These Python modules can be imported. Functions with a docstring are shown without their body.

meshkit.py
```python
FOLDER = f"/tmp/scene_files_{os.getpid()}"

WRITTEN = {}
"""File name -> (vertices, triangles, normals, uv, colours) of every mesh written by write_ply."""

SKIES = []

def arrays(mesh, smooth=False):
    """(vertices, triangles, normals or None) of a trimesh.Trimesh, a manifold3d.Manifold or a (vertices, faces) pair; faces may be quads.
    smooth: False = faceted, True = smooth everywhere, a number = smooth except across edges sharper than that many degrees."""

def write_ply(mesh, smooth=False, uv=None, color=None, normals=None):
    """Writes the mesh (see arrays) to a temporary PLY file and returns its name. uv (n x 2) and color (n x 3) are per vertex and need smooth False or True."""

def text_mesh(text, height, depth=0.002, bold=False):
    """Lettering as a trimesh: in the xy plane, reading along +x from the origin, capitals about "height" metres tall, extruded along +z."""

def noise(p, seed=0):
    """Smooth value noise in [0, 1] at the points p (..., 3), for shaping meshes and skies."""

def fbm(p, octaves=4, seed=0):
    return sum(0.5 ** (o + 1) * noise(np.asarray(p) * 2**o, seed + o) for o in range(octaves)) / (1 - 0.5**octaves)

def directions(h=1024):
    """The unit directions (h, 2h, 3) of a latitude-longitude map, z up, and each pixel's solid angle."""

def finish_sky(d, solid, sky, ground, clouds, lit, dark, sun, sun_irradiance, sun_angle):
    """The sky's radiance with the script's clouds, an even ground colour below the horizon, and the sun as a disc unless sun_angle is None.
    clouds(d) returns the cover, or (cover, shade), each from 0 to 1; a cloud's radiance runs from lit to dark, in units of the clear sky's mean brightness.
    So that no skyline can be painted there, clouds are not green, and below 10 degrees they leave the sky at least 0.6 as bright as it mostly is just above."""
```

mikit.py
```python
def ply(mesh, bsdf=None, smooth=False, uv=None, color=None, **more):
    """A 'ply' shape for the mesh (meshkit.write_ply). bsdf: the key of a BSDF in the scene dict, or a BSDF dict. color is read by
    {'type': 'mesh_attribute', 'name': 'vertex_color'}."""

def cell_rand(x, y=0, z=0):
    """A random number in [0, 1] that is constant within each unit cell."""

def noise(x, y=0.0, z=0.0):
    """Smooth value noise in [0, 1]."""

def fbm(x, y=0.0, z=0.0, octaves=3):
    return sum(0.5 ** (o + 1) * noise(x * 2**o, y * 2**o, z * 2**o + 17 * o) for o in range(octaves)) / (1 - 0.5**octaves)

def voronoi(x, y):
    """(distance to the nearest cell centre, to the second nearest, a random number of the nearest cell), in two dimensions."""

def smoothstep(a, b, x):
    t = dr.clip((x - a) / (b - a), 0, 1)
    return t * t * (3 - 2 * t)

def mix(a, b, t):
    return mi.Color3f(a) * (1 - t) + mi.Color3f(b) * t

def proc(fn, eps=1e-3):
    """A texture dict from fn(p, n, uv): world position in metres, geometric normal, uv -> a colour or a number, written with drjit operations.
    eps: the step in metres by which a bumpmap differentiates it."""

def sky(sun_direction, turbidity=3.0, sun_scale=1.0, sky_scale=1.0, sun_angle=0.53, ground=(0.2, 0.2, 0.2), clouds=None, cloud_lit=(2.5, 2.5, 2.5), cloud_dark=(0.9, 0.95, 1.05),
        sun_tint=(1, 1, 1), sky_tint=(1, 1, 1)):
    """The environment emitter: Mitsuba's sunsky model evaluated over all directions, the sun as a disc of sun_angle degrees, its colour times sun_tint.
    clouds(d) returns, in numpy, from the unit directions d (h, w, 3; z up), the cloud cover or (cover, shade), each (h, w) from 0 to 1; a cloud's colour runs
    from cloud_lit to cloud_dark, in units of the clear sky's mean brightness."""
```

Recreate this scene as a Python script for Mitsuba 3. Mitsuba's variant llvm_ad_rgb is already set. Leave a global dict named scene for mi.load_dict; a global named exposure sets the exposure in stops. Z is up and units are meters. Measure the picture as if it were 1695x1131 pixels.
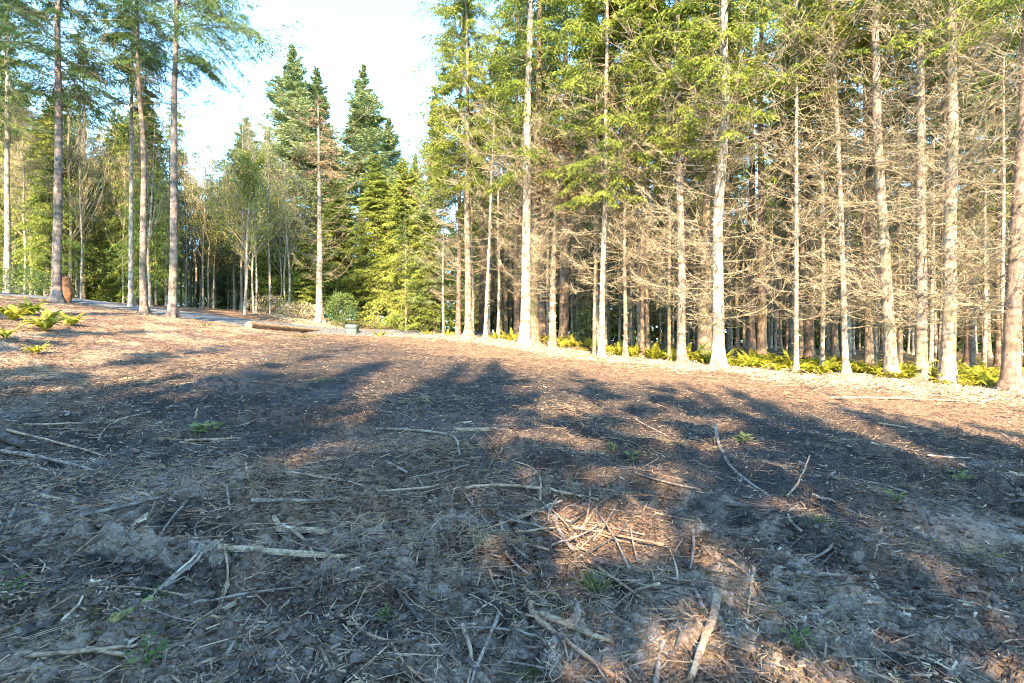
import math
import numpy as np
import trimesh
import drjit as dr
import mitsuba as mi
import mikit
import meshkit
from scipy.interpolate import RBFInterpolator
from mitsuba import ScalarTransform4f as T

scene, labels = {}, {}

# ------------------------------------------------------------------ camera, sky, exposure
CAM_Z, FOC, CX, CY = 1.5, 900.0, 847.5, 565.5          # metres, pixels of the 1695 x 1131 photograph
scene['camera'] = {
    'type': 'perspective', 'fov': math.degrees(2 * math.atan(CX / FOC)), 'fov_axis': 'x',
    'near_clip': 0.05, 'far_clip': 2000.0,
    'to_world': T().look_at(origin=[0, 0, CAM_Z], target=[0, 10, CAM_Z], up=[0, 0, 1])}
SUN_EL, SUN_AZ = 32.0, 2.0                               # light travels along +y, a little to the right
_se, _sa = math.radians(SUN_EL), math.radians(SUN_AZ)
SUN = np.array([-math.sin(_sa) * math.cos(_se), -math.cos(_sa) * math.cos(_se), math.sin(_se)])
scene['daylight'] = mikit.sky(SUN.tolist(), turbidity=3.0, sun_scale=0.72, sky_scale=1.4, sun_tint=(1.0, 0.945, 0.88), sky_tint=(.80, 1.0, 1.04))
exposure = 4.7

# ------------------------------------------------------------------ materials
def ref(k):
    return {'type': 'ref', 'id': k}

def P(fn, eps=1e-3):
    return mikit.proc(fn, eps)

N, F, MIX, SS = mikit.noise, mikit.fbm, mikit.mix, mikit.smoothstep

def foliage(key, dark, mid, light, trans=0.5):
    def fn(p, n, uv):
        a = N(p.x * .35, p.y * .35, p.z * .25)
        b = N(p.x * 2.3 + 7, p.y * 2.3, p.z * 2.3)
        c = N(p.x * 19, p.y * 19, p.z * 19)
        t = .30 * a + .35 * b + .35 * c
        col = MIX(dark, mid, SS(.22, .52, t))
        return MIX(col, light, SS(.50, .74, t))
    scene[key] = {'type': 'principledthin', 'base_color': P(fn), 'roughness': .55, 'spec_trans': 0.0,
                  'diff_trans': trans, 'eta': 1.35}

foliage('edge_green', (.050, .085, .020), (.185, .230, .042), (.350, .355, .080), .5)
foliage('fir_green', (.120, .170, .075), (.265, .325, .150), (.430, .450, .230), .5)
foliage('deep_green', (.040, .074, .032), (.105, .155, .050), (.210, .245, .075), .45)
foliage('young_green', (.110, .155, .036), (.270, .320, .072), (.430, .430, .125), .6)
foliage('fern_green', (.13, .16, .018), (.340, .330, .040), (.520, .440, .095), .5)
foliage('brown_needles', (.12, .090, .06), (.24, .18, .115), (.38, .30, .20), .4)
foliage('shrub_green', (.030, .070, .022), (.080, .140, .040), (.20, .25, .09), .4)
foliage('grass_green', (.035, .060, .020), (.075, .110, .038), (.17, .20, .075), .4)
foliage('dry_grass', (.22, .175, .11), (.38, .31, .20), (.52, .44, .30), .4)
foliage('moss_green', (.05, .06, .02), (.11, .12, .04), (.22, .21, .09), .3)

def bark(key, dark, light, moss=(.12, .13, .05), mossy=.2, bump=.006, vs=1.0):
    def fn(p, n, uv):
        v = F(p.x * 16, p.y * 16, p.z * 5 * vs, 3)
        w = N(p.x * 60, p.y * 60, p.z * 22)
        big = F(p.x * 2 + 3, p.y * 2, p.z * 1.1, 2)
        ring = N(p.x * 3, p.y * 3, p.z * 11)
        t = .5 * v + .22 * w + .28 * ring
        col = MIX(dark, light, SS(.30, .66, t))
        return MIX(col, moss, mossy * SS(.48, .75, big))
    def hf(p, n, uv):
        return F(p.x * 22, p.y * 22, p.z * 8, 3)
    scene[key] = {'type': 'bumpmap', 'arbitrary': P(hf, 4e-3), 'scale': bump,
                  'bsdf': {'type': 'twosided', 'bsdf': {'type': 'principled', 'base_color': P(fn), 'roughness': .85, 'specular': .25}}}

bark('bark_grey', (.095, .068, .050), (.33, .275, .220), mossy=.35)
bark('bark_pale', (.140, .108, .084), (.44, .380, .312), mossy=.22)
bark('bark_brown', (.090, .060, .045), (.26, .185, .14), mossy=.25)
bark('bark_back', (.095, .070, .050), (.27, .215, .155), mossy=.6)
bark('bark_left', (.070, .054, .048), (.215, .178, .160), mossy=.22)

def plain(key, fn, rough=.8, spec=.3):
    scene[key] = {'type': 'twosided', 'bsdf': {'type': 'principled', 'base_color': P(fn), 'roughness': rough, 'specular': spec}}

def woodfn(dark, light, s=9.0):
    def fn(p, n, uv):
        return MIX(dark, light, SS(.25, .72, .6 * F(p.x * s, p.y * s, p.z * s, 3) + .4 * N(p.x * s * 6, p.y * s * 6, p.z * s * 6)))
    return fn

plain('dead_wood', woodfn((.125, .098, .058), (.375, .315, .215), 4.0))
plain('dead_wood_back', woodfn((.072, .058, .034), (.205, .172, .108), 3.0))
plain('stick_grey', woodfn((.075, .058, .047), (.25, .205, .170), 14))
plain('stick_tan', woodfn((.120, .078, .050), (.36, .265, .180), 12))
plain('stick_red', woodfn((.110, .062, .040), (.33, .215, .140), 12))
plain('stick_dark', woodfn((.022, .019, .018), (.085, .068, .058), 14))
plain('split_wood', woodfn((.13, .090, .055), (.40, .315, .215), 22))
plain('stick_moss', woodfn((.07, .06, .03), (.22, .20, .07), 18))
plain('log_bark', woodfn((.13, .070, .040), (.36, .225, .13), 10))
plain('box_paint', woodfn((.070, .105, .090), (.095, .135, .115), 3), .45, .5)
plain('rotten_wood', woodfn((.070, .034, .020), (.30, .145, .070), 9))
def chipfn(dark, mid, light):
    def fn(p, n, uv):
        t = .72 * N(p.x * 11, p.y * 11, p.z * 11) + .28 * N(p.x * 60, p.y * 60, p.z * 60)
        return MIX(MIX(dark, mid, SS(.15, .5, t)), light, SS(.5, .85, t))
    return fn
plain('chip_pale', chipfn((.045, .033, .026), (.19, .140, .098), (.50, .41, .305)))
plain('fine_debris', chipfn((.030, .024, .020), (.14, .10, .070), (.46, .37, .26)))
plain('chip_brown', chipfn((.030, .022, .018), (.12, .078, .052), (.30, .21, .14)))
plain('needle_litter', woodfn((.080, .050, .031), (.270, .190, .122), 3))
plain('straw_litter', woodfn((.17, .125, .080), (.46, .37, .26), 3))
plain('clod_mud', woodfn((.030, .025, .022), (.115, .085, .067), 9), .7, .4)

def edge_y(x):                                           # y of the forest edge at x
    return 19.3 - .75 * x + .013 * x * x

def ground_color(p, n, uv):
    x, y = p.x, p.y
    t = y - (19.3 - .75 * x + .013 * x * x)
    t += 2.2 * (F(x * .45, y * .45, 0., 3) - .5)
    big = F(x * .33 + 5, y * .33 + 9, 0., 3)
    med = F(x * 1.7, y * 1.7, 3., 3)
    fine = F(x * 13, y * 13, 1., 3)
    grit = N(x * 70, y * 70, p.z * 70)
    mud = MIX((.012, .0105, .0100), (.062, .050, .042), SS(.3, .75, .6 * fine + .4 * grit))
    brown = MIX((.040, .026, .018), (.165, .108, .072), SS(.28, .72, .5 * fine + .5 * grit))
    orange = MIX((.072, .042, .026), (.200, .128, .080), SS(.28, .72, .5 * fine + .5 * grit))
    straw = MIX((.17, .125, .080), (.42, .34, .24), SS(.28, .72, .5 * fine + .5 * grit))
    clay = MIX((.110, .088, .070), (.265, .220, .182), SS(.25, .75, .6 * fine + .4 * grit))
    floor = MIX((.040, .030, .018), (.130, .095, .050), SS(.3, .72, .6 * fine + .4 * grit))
    col = MIX(mud, brown, .85 * SS(.50, .66, med * .6 + big * .4) * (.3 + .7 * (1 - SS(3.4, 5.0, y))))
    near = 1 - SS(4.5, 8.0, y + .6 * x * 0)
    col = MIX(col, brown, .85 * near * SS(.38, .56, F(x * .9 + 2, y * .9, 8., 3)))
    clay_at = SS(.545, .60, F(x * 1.1 + 11, y * 2.2 + 4, 2., 4) + .055 * SS(.4, 1.6, x) * (1 - SS(3.6, 4.4, y)) + .16 * (F(x * 9, y * 14, 6., 3) - .5)) * (1 - SS(3.6, 5.4, y + .25 * x * 0))
    col = MIX(col, clay, .8 * clay_at * SS(.25, .6, fine + .25))
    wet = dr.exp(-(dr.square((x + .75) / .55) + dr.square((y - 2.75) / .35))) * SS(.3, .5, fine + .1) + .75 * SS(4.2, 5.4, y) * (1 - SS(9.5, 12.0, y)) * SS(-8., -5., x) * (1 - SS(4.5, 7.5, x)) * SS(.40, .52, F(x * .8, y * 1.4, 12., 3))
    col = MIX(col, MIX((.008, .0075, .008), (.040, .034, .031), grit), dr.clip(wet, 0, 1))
    left = SS(-4.0, -9.0, x) * SS(5.5, 8.5, y)
    col = MIX(col, MIX(brown, MIX(orange, straw, .35), SS(.42, .62, med)), left)
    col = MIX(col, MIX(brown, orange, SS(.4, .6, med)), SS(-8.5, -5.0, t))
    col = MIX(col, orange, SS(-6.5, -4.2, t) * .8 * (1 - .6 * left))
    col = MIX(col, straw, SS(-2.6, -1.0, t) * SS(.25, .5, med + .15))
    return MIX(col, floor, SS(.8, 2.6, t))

def ground_rough(p, n, uv):
    return .42 + .50 * SS(.32, .46, F(p.x * 1.1, p.y * 1.1, 5., 3))

def ground_bump(p, n, uv):
    a = dr.abs(F(p.x * 11, p.y * 11, p.z * 11, 3) - .5) * 2
    return .36 * a + .40 * F(p.x * 34, p.y * 34, p.z * 34, 2) + .24 * N(p.x * 110, p.y * 130, p.z * 130)

scene['mud_ground'] = {'type': 'bumpmap', 'arbitrary': P(ground_bump, 4e-3), 'scale': .055,
                       'bsdf': {'type': 'twosided', 'bsdf': {'type': 'principled', 'base_color': P(ground_color), 'roughness': P(ground_rough), 'specular': .30}}}

def gravel_fn(p, n, uv):
    d1, d2, r = mikit.voronoi(p.x * 22, p.y * 22)
    return MIX((.042, .044, .047), (.15, .155, .16), r) * (0.55 + 0.45 * SS(0., .25, d2 - d1))
scene['gravel'] = {'type': 'twosided', 'bsdf': {'type': 'principled', 'base_color': P(gravel_fn), 'roughness': .9, 'specular': .3}}

# ------------------------------------------------------------------ mesh helpers
class MB:
    def __init__(self):
        self.v, self.f, self.n = [], [], 0
    def add(self, v, f):
        v = np.asarray(v, float).reshape(-1, 3)
        self.v.append(v); self.f.append(np.asarray(f).reshape(-1, 3) + self.n); self.n += len(v)
    def get(self):
        return np.vstack(self.v), np.vstack(self.f)
    def ply(self, bsdf, smooth=False):
        return mikit.ply(self.get(), bsdf, smooth=smooth)

def norm(a):
    return a / np.maximum(np.linalg.norm(a, axis=-1, keepdims=True), 1e-9)

def tubes(p, r, k):
    """p (n,s,3), r (n,s): n tapered tubes of k sides."""
    n, s, _ = p.shape
    t = norm(np.gradient(p, axis=1))
    refv = np.where(np.abs(t[..., 2:3]) < .85, [0, 0, 1.], [1., 0, 0])
    refv = np.broadcast_to(refv[:, :1], t.shape)
    a = norm(np.cross(t, refv)); b = np.cross(t, a)
    ang = np.arange(k) * 2 * np.pi / k
    v = p[:, :, None] + r[:, :, None, None] * (np.cos(ang)[:, None] * a[:, :, None] + np.sin(ang)[:, None] * b[:, :, None])
    i, j = np.meshgrid(np.arange(s - 1), np.arange(k), indexing='ij')
    q = np.stack([i * k + j, i * k + (j + 1) % k, (i + 1) * k + (j + 1) % k, (i + 1) * k + j], -1).reshape(-1, 4)
    f = np.vstack([q[:, [0, 1, 2]], q[:, [0, 2, 3]]])
    f = (f[None] + (np.arange(n) * s * k)[:, None, None]).reshape(-1, 3)
    return v.reshape(-1, 3), f

def blades(base, d, side, L, W, fold=.15):
    """diamond blades: n x 4 vertices, 2 triangles each."""
    d, side = norm(d), norm(side)
    up = np.cross(side, d)
    L, W = np.broadcast_to(L, (len(base),))[:, None], np.broadcast_to(W, (len(base),))[:, None]
    m = base + d * L * .45
    v = np.stack([base, m + side * W * .5 + up * W * fold, base + d * L, m - side * W * .5 + up * W * fold], 1).reshape(-1, 3)
    i = np.arange(len(base)) * 4
    f = np.vstack([np.stack([i, i + 1, i + 2], 1), np.stack([i, i + 2, i + 3], 1)])
    return v, f

def at_path(p, s):
    """p (n,S,3) sampled at s (n,m) in 0..1 -> positions (n,m,3) and tangents."""
    S = p.shape[1]
    x = np.clip(s, 0, .9999) * (S - 1)
    i = x.astype(int); t = (x - i)[..., None]
    n = np.arange(len(p))[:, None]
    return p[n, i] * (1 - t) + p[n, i + 1] * t, norm(p[n, i + 1] - p[n, i])

def boughs(rng, z, az, L, slope, droop, up, S=7):
    """axes of branches leaving a trunk on the z axis."""
    s = np.linspace(0, 1, S)
    h = L[:, None] * s * (1 - .08 * s)
    v = L[:, None] * (slope[:, None] * s - droop[:, None] * s ** 2 + up[:, None] * s ** 3)
    a = az[:, None] + rng.normal(0, .12, len(z))[:, None] * s ** 1.5 + .10 * np.sin(s * 5 + rng.uniform(0, 6, len(z))[:, None]) * s
    return np.stack([h * np.cos(a), h * np.sin(a), z[:, None] + v], -1)

def crown_mesh(rng, H, z0, R, nb, M=11, K=4, blade=.14, wid=.036, kind='edge', sparse=0.0, onesided=None, zvis=1e9):
    """needle foliage of one conifer: blades along twigs along boughs."""
    q = rng.uniform(0, 1, nb) ** .85
    z = z0 + (H - z0) * q * .985
    rel = (z - z0) / (H - z0)
    prof = {'fir': (1 - rel) ** 1.02 * np.minimum(1, .62 + rel * 3.5), 'edge': (1 - rel) ** .62 * np.minimum(1, .55 + rel * 4),
            'young': (1 - rel) ** .72 * np.minimum(1, .7 + rel * 3)}[kind]
    az = rng.uniform(0, 2 * np.pi, nb)
    sd0 = rng.uniform(0, 99)
    lump = .45 + 1.1 * meshkit.noise(np.stack([np.cos(az) * 1.1 + sd0, np.sin(az) * 1.1, z * .55], 1))
    L = R * prof * rng.uniform(.5, 1.15, nb) * lump + .05
    tp = np.clip((1 - rel) * 4.5, .22, 1)[:, None]
    if onesided is not None:
        az = np.where(rng.uniform(0, 1, nb) < .5, onesided + rng.normal(0, .6, nb), az)
    if kind == 'fir':
        slope, droop, up = rng.uniform(-.05, .55, nb) + .3 * rel + 1.3 * rel ** 4, rng.uniform(.3, .8, nb), rng.uniform(.2, .6, nb)
    elif kind == 'edge':
        slope, droop, up = rng.uniform(-.05, .25, nb) + .35 * rel, rng.uniform(.55, .95, nb), rng.uniform(.2, .5, nb)
    else:
        slope, droop, up = rng.uniform(-.15, .6, nb) + .2 * rel + .9 * rel ** 4, rng.uniform(.5, .9, nb), rng.uniform(.05, .25, nb)
    ax = boughs(rng, z, az, L, slope, droop, up)
    m = MB()
    m2 = MB()
    m2.add(*tubes(ax[:, :6], (.006 + .005 * L[:, None]) * (1 - .95 * np.linspace(0, 1, 6)), 3))
    s0 = .10 if kind != 'edge' else .16
    s = s0 + (1.0 - s0) * (np.arange(M)[None] + rng.uniform(0, 1, (nb, M))) / M
    pos, tan = at_path(ax, s)
    side0 = norm(np.cross(tan, [0, 0, 1.0]))
    shape = np.minimum(1, (1.08 - s) ** .75 * 1.15) * np.minimum(1, .5 + s * 1.8)
    for sg in (-1, 1):
        tl = (.34 * L[:, None] ** .75 * shape + .06) * rng.uniform(.5, 1.25, s.shape) * tp
        dn = {'fir': .12, 'edge': .45, 'young': .5}[kind]
        d = norm(tan * .8 + sg * side0 * .85 - np.array([0, 0, 1.]) * dn * rng.uniform(.5, 1.7, s.shape)[..., None] + rng.normal(0, .12, pos.shape))
        keep = rng.uniform(0, 1, s.shape) > np.where(z > zvis, .72, sparse)[:, None]
        pb, db, lb, tk = pos[keep], d[keep], tl[keep], np.broadcast_to(tp, s.shape)[keep]
        n = len(pb)
        ts = (np.arange(K)[None] + rng.uniform(.2, .8, (n, K))) / K
        sag = np.zeros((n, K, 3)); sag[..., 2] = -(ts ** 2) * lb[:, None] * dn * .5
        bp = pb[:, None] + db[:, None] * (ts * lb[:, None])[..., None] + sag
        flip = np.where(np.arange(K) % 2, 1., -1.)[None, :, None]
        sd = norm(np.cross(db, [0, 0, 1.]) + rng.normal(0, .35, db.shape))[:, None]
        bd = norm(db[:, None] * .75 + sd * flip * .75 + rng.normal(0, .2, bp.shape) - np.array([0, 0, dn * .5]))
        bs = norm(np.cross(bd, rng.normal(0, 1.0, bp.shape) + [0, 0, .55]))
        bl = blade * rng.uniform(.6, 1.3, (n, K)) * tk[:, None]
        m.add(*blades(bp.reshape(-1, 3), bd.reshape(-1, 3), bs.reshape(-1, 3), bl.ravel(), (wid * rng.uniform(.7, 1.4, (n, K))).ravel()))
        # the twig itself carries needles too: a long thin blade
        m.add(*blades(pb, db - np.array([0, 0, dn * .3]), norm(np.cross(db, [0, 0, 1.])), lb * 1.05, wid * .35))
    return m, m2

def dead_branch(rng, z, az, L, r0, twigs=11, steep=0.0):
    """one bare branch with its twigs, leaving a trunk on the z axis."""
    one = np.array([1.0])
    ax = boughs(rng, one * z, one * az, one * L, one * (rng.uniform(-.22, .12) + steep), one * rng.uniform(-.1, .2), one * rng.uniform(.25, .75), 9)
    ax += np.cumsum(rng.normal(0, .012 * L, (1, 9, 3)), 1) * np.linspace(0, 1, 9)[None, :, None]
    m = MB()
    s = np.linspace(0, 1, 9)
    m.add(*tubes(ax, (r0 * (1 - .78 * s))[None], 4))
    if twigs:
        st = rng.uniform(.18, 1, (1, twigs))
        pos, tan = at_path(ax, st)
        pos, tan = pos[0], tan[0]
        sg = rng.choice([-1, 1], twigs)[:, None]
        side = norm(np.cross(tan, [0, 0, 1.]))
        d = norm(tan * rng.uniform(.5, 1.1, (twigs, 1)) + sg * side * rng.uniform(.4, 1., (twigs, 1)) + rng.normal(0, .28, (twigs, 3)))
        tl = (.22 + .30 * L ** .7 * (1.1 - st[0])) * rng.uniform(.5, 1.3, twigs)
        u = np.linspace(0, 1, 4)
        p = pos[:, None] + d[:, None] * (u[:, None] * tl[:, None, None])
        p[..., 2] += (u ** 2) * rng.uniform(-.05, .30, (twigs, 1)) * tl[:, None]
        p[:, 1:] += rng.normal(0, .011, (twigs, 3, 3))
        m.add(*tubes(p, np.full((twigs, 1), .0056) * rng.uniform(.8, 1.25, (twigs, 1)) * (1 - .55 * u)[None], 3))
        nn = twigs * 2                                     # small side spurs
        i = rng.integers(0, twigs, nn); uu = rng.uniform(.3, 1, nn)
        b = pos[i] + d[i] * (uu * tl[i])[:, None]
        e = norm(d[i] + rng.normal(0, .7, (nn, 3))) * rng.uniform(.06, .2, nn)[:, None]
        m.add(*tubes(np.stack([b, b + e * .55, b + e], 1), np.full((nn, 3), .0045) * np.array([1, .8, .5]), 3))
    return m

def trunk_mesh(rng, H, r, lean=(0, 0), flare=.75, sides=14, wob=.02, stubs=70, rings=None):
    """a tapered trunk from z=-0.35 up; lean in metres at the top of 10 m."""
    n = rings or max(16, int(H * 2.2))
    z = np.concatenate([[-.35, 0, .12, .3, .6, 1.0], np.linspace(1.5, H, n)])
    zz = np.maximum(z, 0)
    ph = rng.uniform(0, 6, 4)
    x = lean[0] * zz / 10 + wob * (np.sin(zz * .55 + ph[0]) + .5 * np.sin(zz * 1.3 + ph[1])) * np.minimum(1, zz / 2)
    y = lean[1] * zz / 10 + wob * (np.sin(zz * .6 + ph[2]) + .5 * np.sin(zz * 1.1 + ph[3])) * np.minimum(1, zz / 2)
    rad = r * (1 - .93 * (zz / H) ** 1.1) + r * flare * np.exp(-zz / .28) + .006
    p = np.stack([x, y, z], 1)
    v, f = tubes(p[None], rad[None], sides)
    ring = np.repeat(np.arange(len(z)), sides)
    ang = np.tile(np.arange(sides), len(z)) * 2 * np.pi / sides
    c = p[ring]
    k = 1 + .10 * (meshkit.noise(np.stack([np.cos(ang) * 1.3 + ph[0] * 9, np.sin(ang) * 1.3, z[ring] * 1.6], 1)) - .5) \
        + .32 * np.exp(-zz[ring] / .20) * np.sin(ang * 5 + ph[1])
    v = c + (v - c) * k[:, None]
    m = MB(); m.add(v, f)
    if stubs:
        zs = rng.uniform(.5, H * .6, stubs); a = rng.uniform(0, 2 * np.pi, stubs)
        rr = np.interp(zs, z, rad); cx, cy = np.interp(zs, z, x), np.interp(zs, z, y)
        d = np.stack([np.cos(a), np.sin(a), rng.uniform(-.2, .4, stubs)], 1)
        b = np.stack([cx, cy, zs], 1) + d * (rr * .8)[:, None]
        ln = rr * .2 + rng.uniform(.02, .07, stubs)
        m.add(*tubes(np.stack([b, b + d * ln[:, None]], 1), np.stack([np.full(stubs, .020), np.full(stubs, .010)], 1) * rng.uniform(.7, 1.4, (stubs, 1)), 5))
    return m, (lambda h: (np.interp(h, z, x), np.interp(h, z, y)))

# ------------------------------------------------------------------ ground shape
def Xof(px, d):
    return (px - CX) / FOC * d
def Zof(py, d):
    return CAM_Z - (py - CY) / FOC * d

CTRL = [(1676, 650, 12.5), (1568, 637, 13.5), (1475, 624, 14.3), (1318, 618, 15.), (1192, 608, 15.2), (1128, 602, 16.), (996, 590, 17.), (914, 578, 18.5),
        (868, 572, 18.5), (775, 557, 22.), (650, 547, 30.), (583, 555, 27.), (530, 531, 29.), (470, 549, 23.), (285, 525, 20.), (238, 520, 21.), (95, 500, 20.),
        (80, 548, 12.), (12, 490, 24.), (300, 560, 14.)]
pts = [(Xof(a, d), d, Zof(b, d)) for a, b, d in CTRL]
pts += [(0, 0, 0), (0, 2.4, 0), (-3, 1, .22), (3, 1, -.2), (-4, 5, .55), (4, 5, .08), (0, 6, .42), (0, 10, .74), (7, 8, .12), (-7, 8, 1.0), (5, 10, .42), (-5, 11, 1.12),
        (16, 22, .55), (8, 24, .95), (30, 40, .7), (12, 45, 1.3), (0, 45, 2.0), (-15, 45, 2.9), (-30, 40, 3.8), (-25, 24, 3.5), (30, 60, .8), (0, 65, 2.2), (-30, 65, 3.8), (60, 60, .3),
        (-60, 60, 5), (60, 10, -1.2), (-50, 10, 4), (20, -10, -1.2), (0, -14, -.6), (-20, -10, 1.2), (0, -45, -1.5), (45, -45, -2.5), (-45, -45, 1.5), (20, 10, -.2), (-16, 8, 2.0)]
pts = np.array(pts)
_rbf = RBFInterpolator(pts[:, :2], pts[:, 2], kernel='thin_plate_spline', smoothing=.25)

def base_h(x, y):
    q = np.stack([np.clip(np.ravel(x), -62, 62), np.clip(np.ravel(y), -46, 66)], 1)
    out = np.empty(len(q))
    for i in range(0, len(q), 60000):
        out[i:i + 60000] = _rbf(q[i:i + 60000])
    return out.reshape(np.shape(x))

# coarse table of the smooth shape for quick look-ups
_gx, _gy = np.linspace(-64, 64, 257), np.linspace(-48, 68, 233)
from scipy.interpolate import RegularGridInterpolator
_tab = RegularGridInterpolator((_gx, _gy), base_h(*np.meshgrid(_gx, _gy, indexing='ij')), method='cubic', bounds_error=False)
def smooth_h(x, y):
    return _tab(np.stack([np.clip(x, -63.5, 63.5), np.clip(y, -47.5, 67.5)], -1))

RUTS = [((-.6, 5.9), (2.6, 3.1), .16), ((.4, 6.9), (3.9, 3.6), .16), ((1.2, 8.2), (6.0, 4.4), .14), ((-3.2, 3.1), (.2, 2.6), .14)]
def relief(x, y):
    """clods, hollows, wheel ruts: metres."""
    p = np.stack([x, y, np.zeros_like(x)], -1)
    t = y - edge_y(x)
    calm = 1 / (1 + np.exp(np.clip((t + 1.0) * 1.5, -30, 30)))
    near = np.clip(1.25 - y / 14, .35, 1.0)
    warp = p + .25 * (meshkit.fbm(p * 1.9, 2, 40)[..., None] - .5)
    h = .20 * (meshkit.fbm(warp * .8, 2, 3) - .5)
    rid = 1 - np.abs(2 * meshkit.fbm(warp * 2.6, 2, 11) - 1)
    h += .105 * (rid - .7)
    c = meshkit.fbm(warp * np.array([6.5, 6.5, 1]), 3, 21)
    rough = .25 + .75 * np.clip((meshkit.fbm(p * .9, 2, 77) - .38) * 4, 0, 1)
    h += .150 * rough * (np.abs(c - .5) * 2 - .3)
    h += .055 * rough * (meshkit.fbm(p * 24, 2, 31) - .5)
    for (a, b, dep) in RUTS:
        a, b = np.array(a), np.array(b); e = b - a; ln = np.linalg.norm(e); e /= ln
        s = (x - a[0]) * e[0] + (y - a[1]) * e[1]
        w = -(x - a[0]) * e[1] + (y - a[1]) * e[0] + .10 * np.sin(s * 1.7)
        m = np.clip(s / .6, 0, 1) * np.clip((ln - s) / .6, 0, 1)
        g = np.exp(-(w / .20) ** 4)
        h += m * (-dep * .55 * g + dep * .5 * np.exp(-((np.abs(w) - .33) / .11) ** 2) + .018 * g * np.sin(s * 2 * np.pi / .17 + w * 6))
    return h * calm * near + .04 * (1 - calm) * (meshkit.fbm(p * 1.5, 3, 5) - .5)

def ground_h(x, y):
    x, y = np.asarray(x, float), np.asarray(y, float)
    return smooth_h(x, y) + relief(x, y)

def hit(px, py):
    """the ground point seen at a pixel of the photograph."""
    d = np.concatenate([np.arange(1.2, 14, .02), np.arange(14, 60, .1)])
    x = (px - CX) / FOC * d
    z = CAM_Z - (py - CY) / FOC * d
    i = np.nonzero(z <= smooth_h(x, d))[0]
    k = i[0] if len(i) else len(d) - 1
    return np.array([x[k], d[k]])

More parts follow.
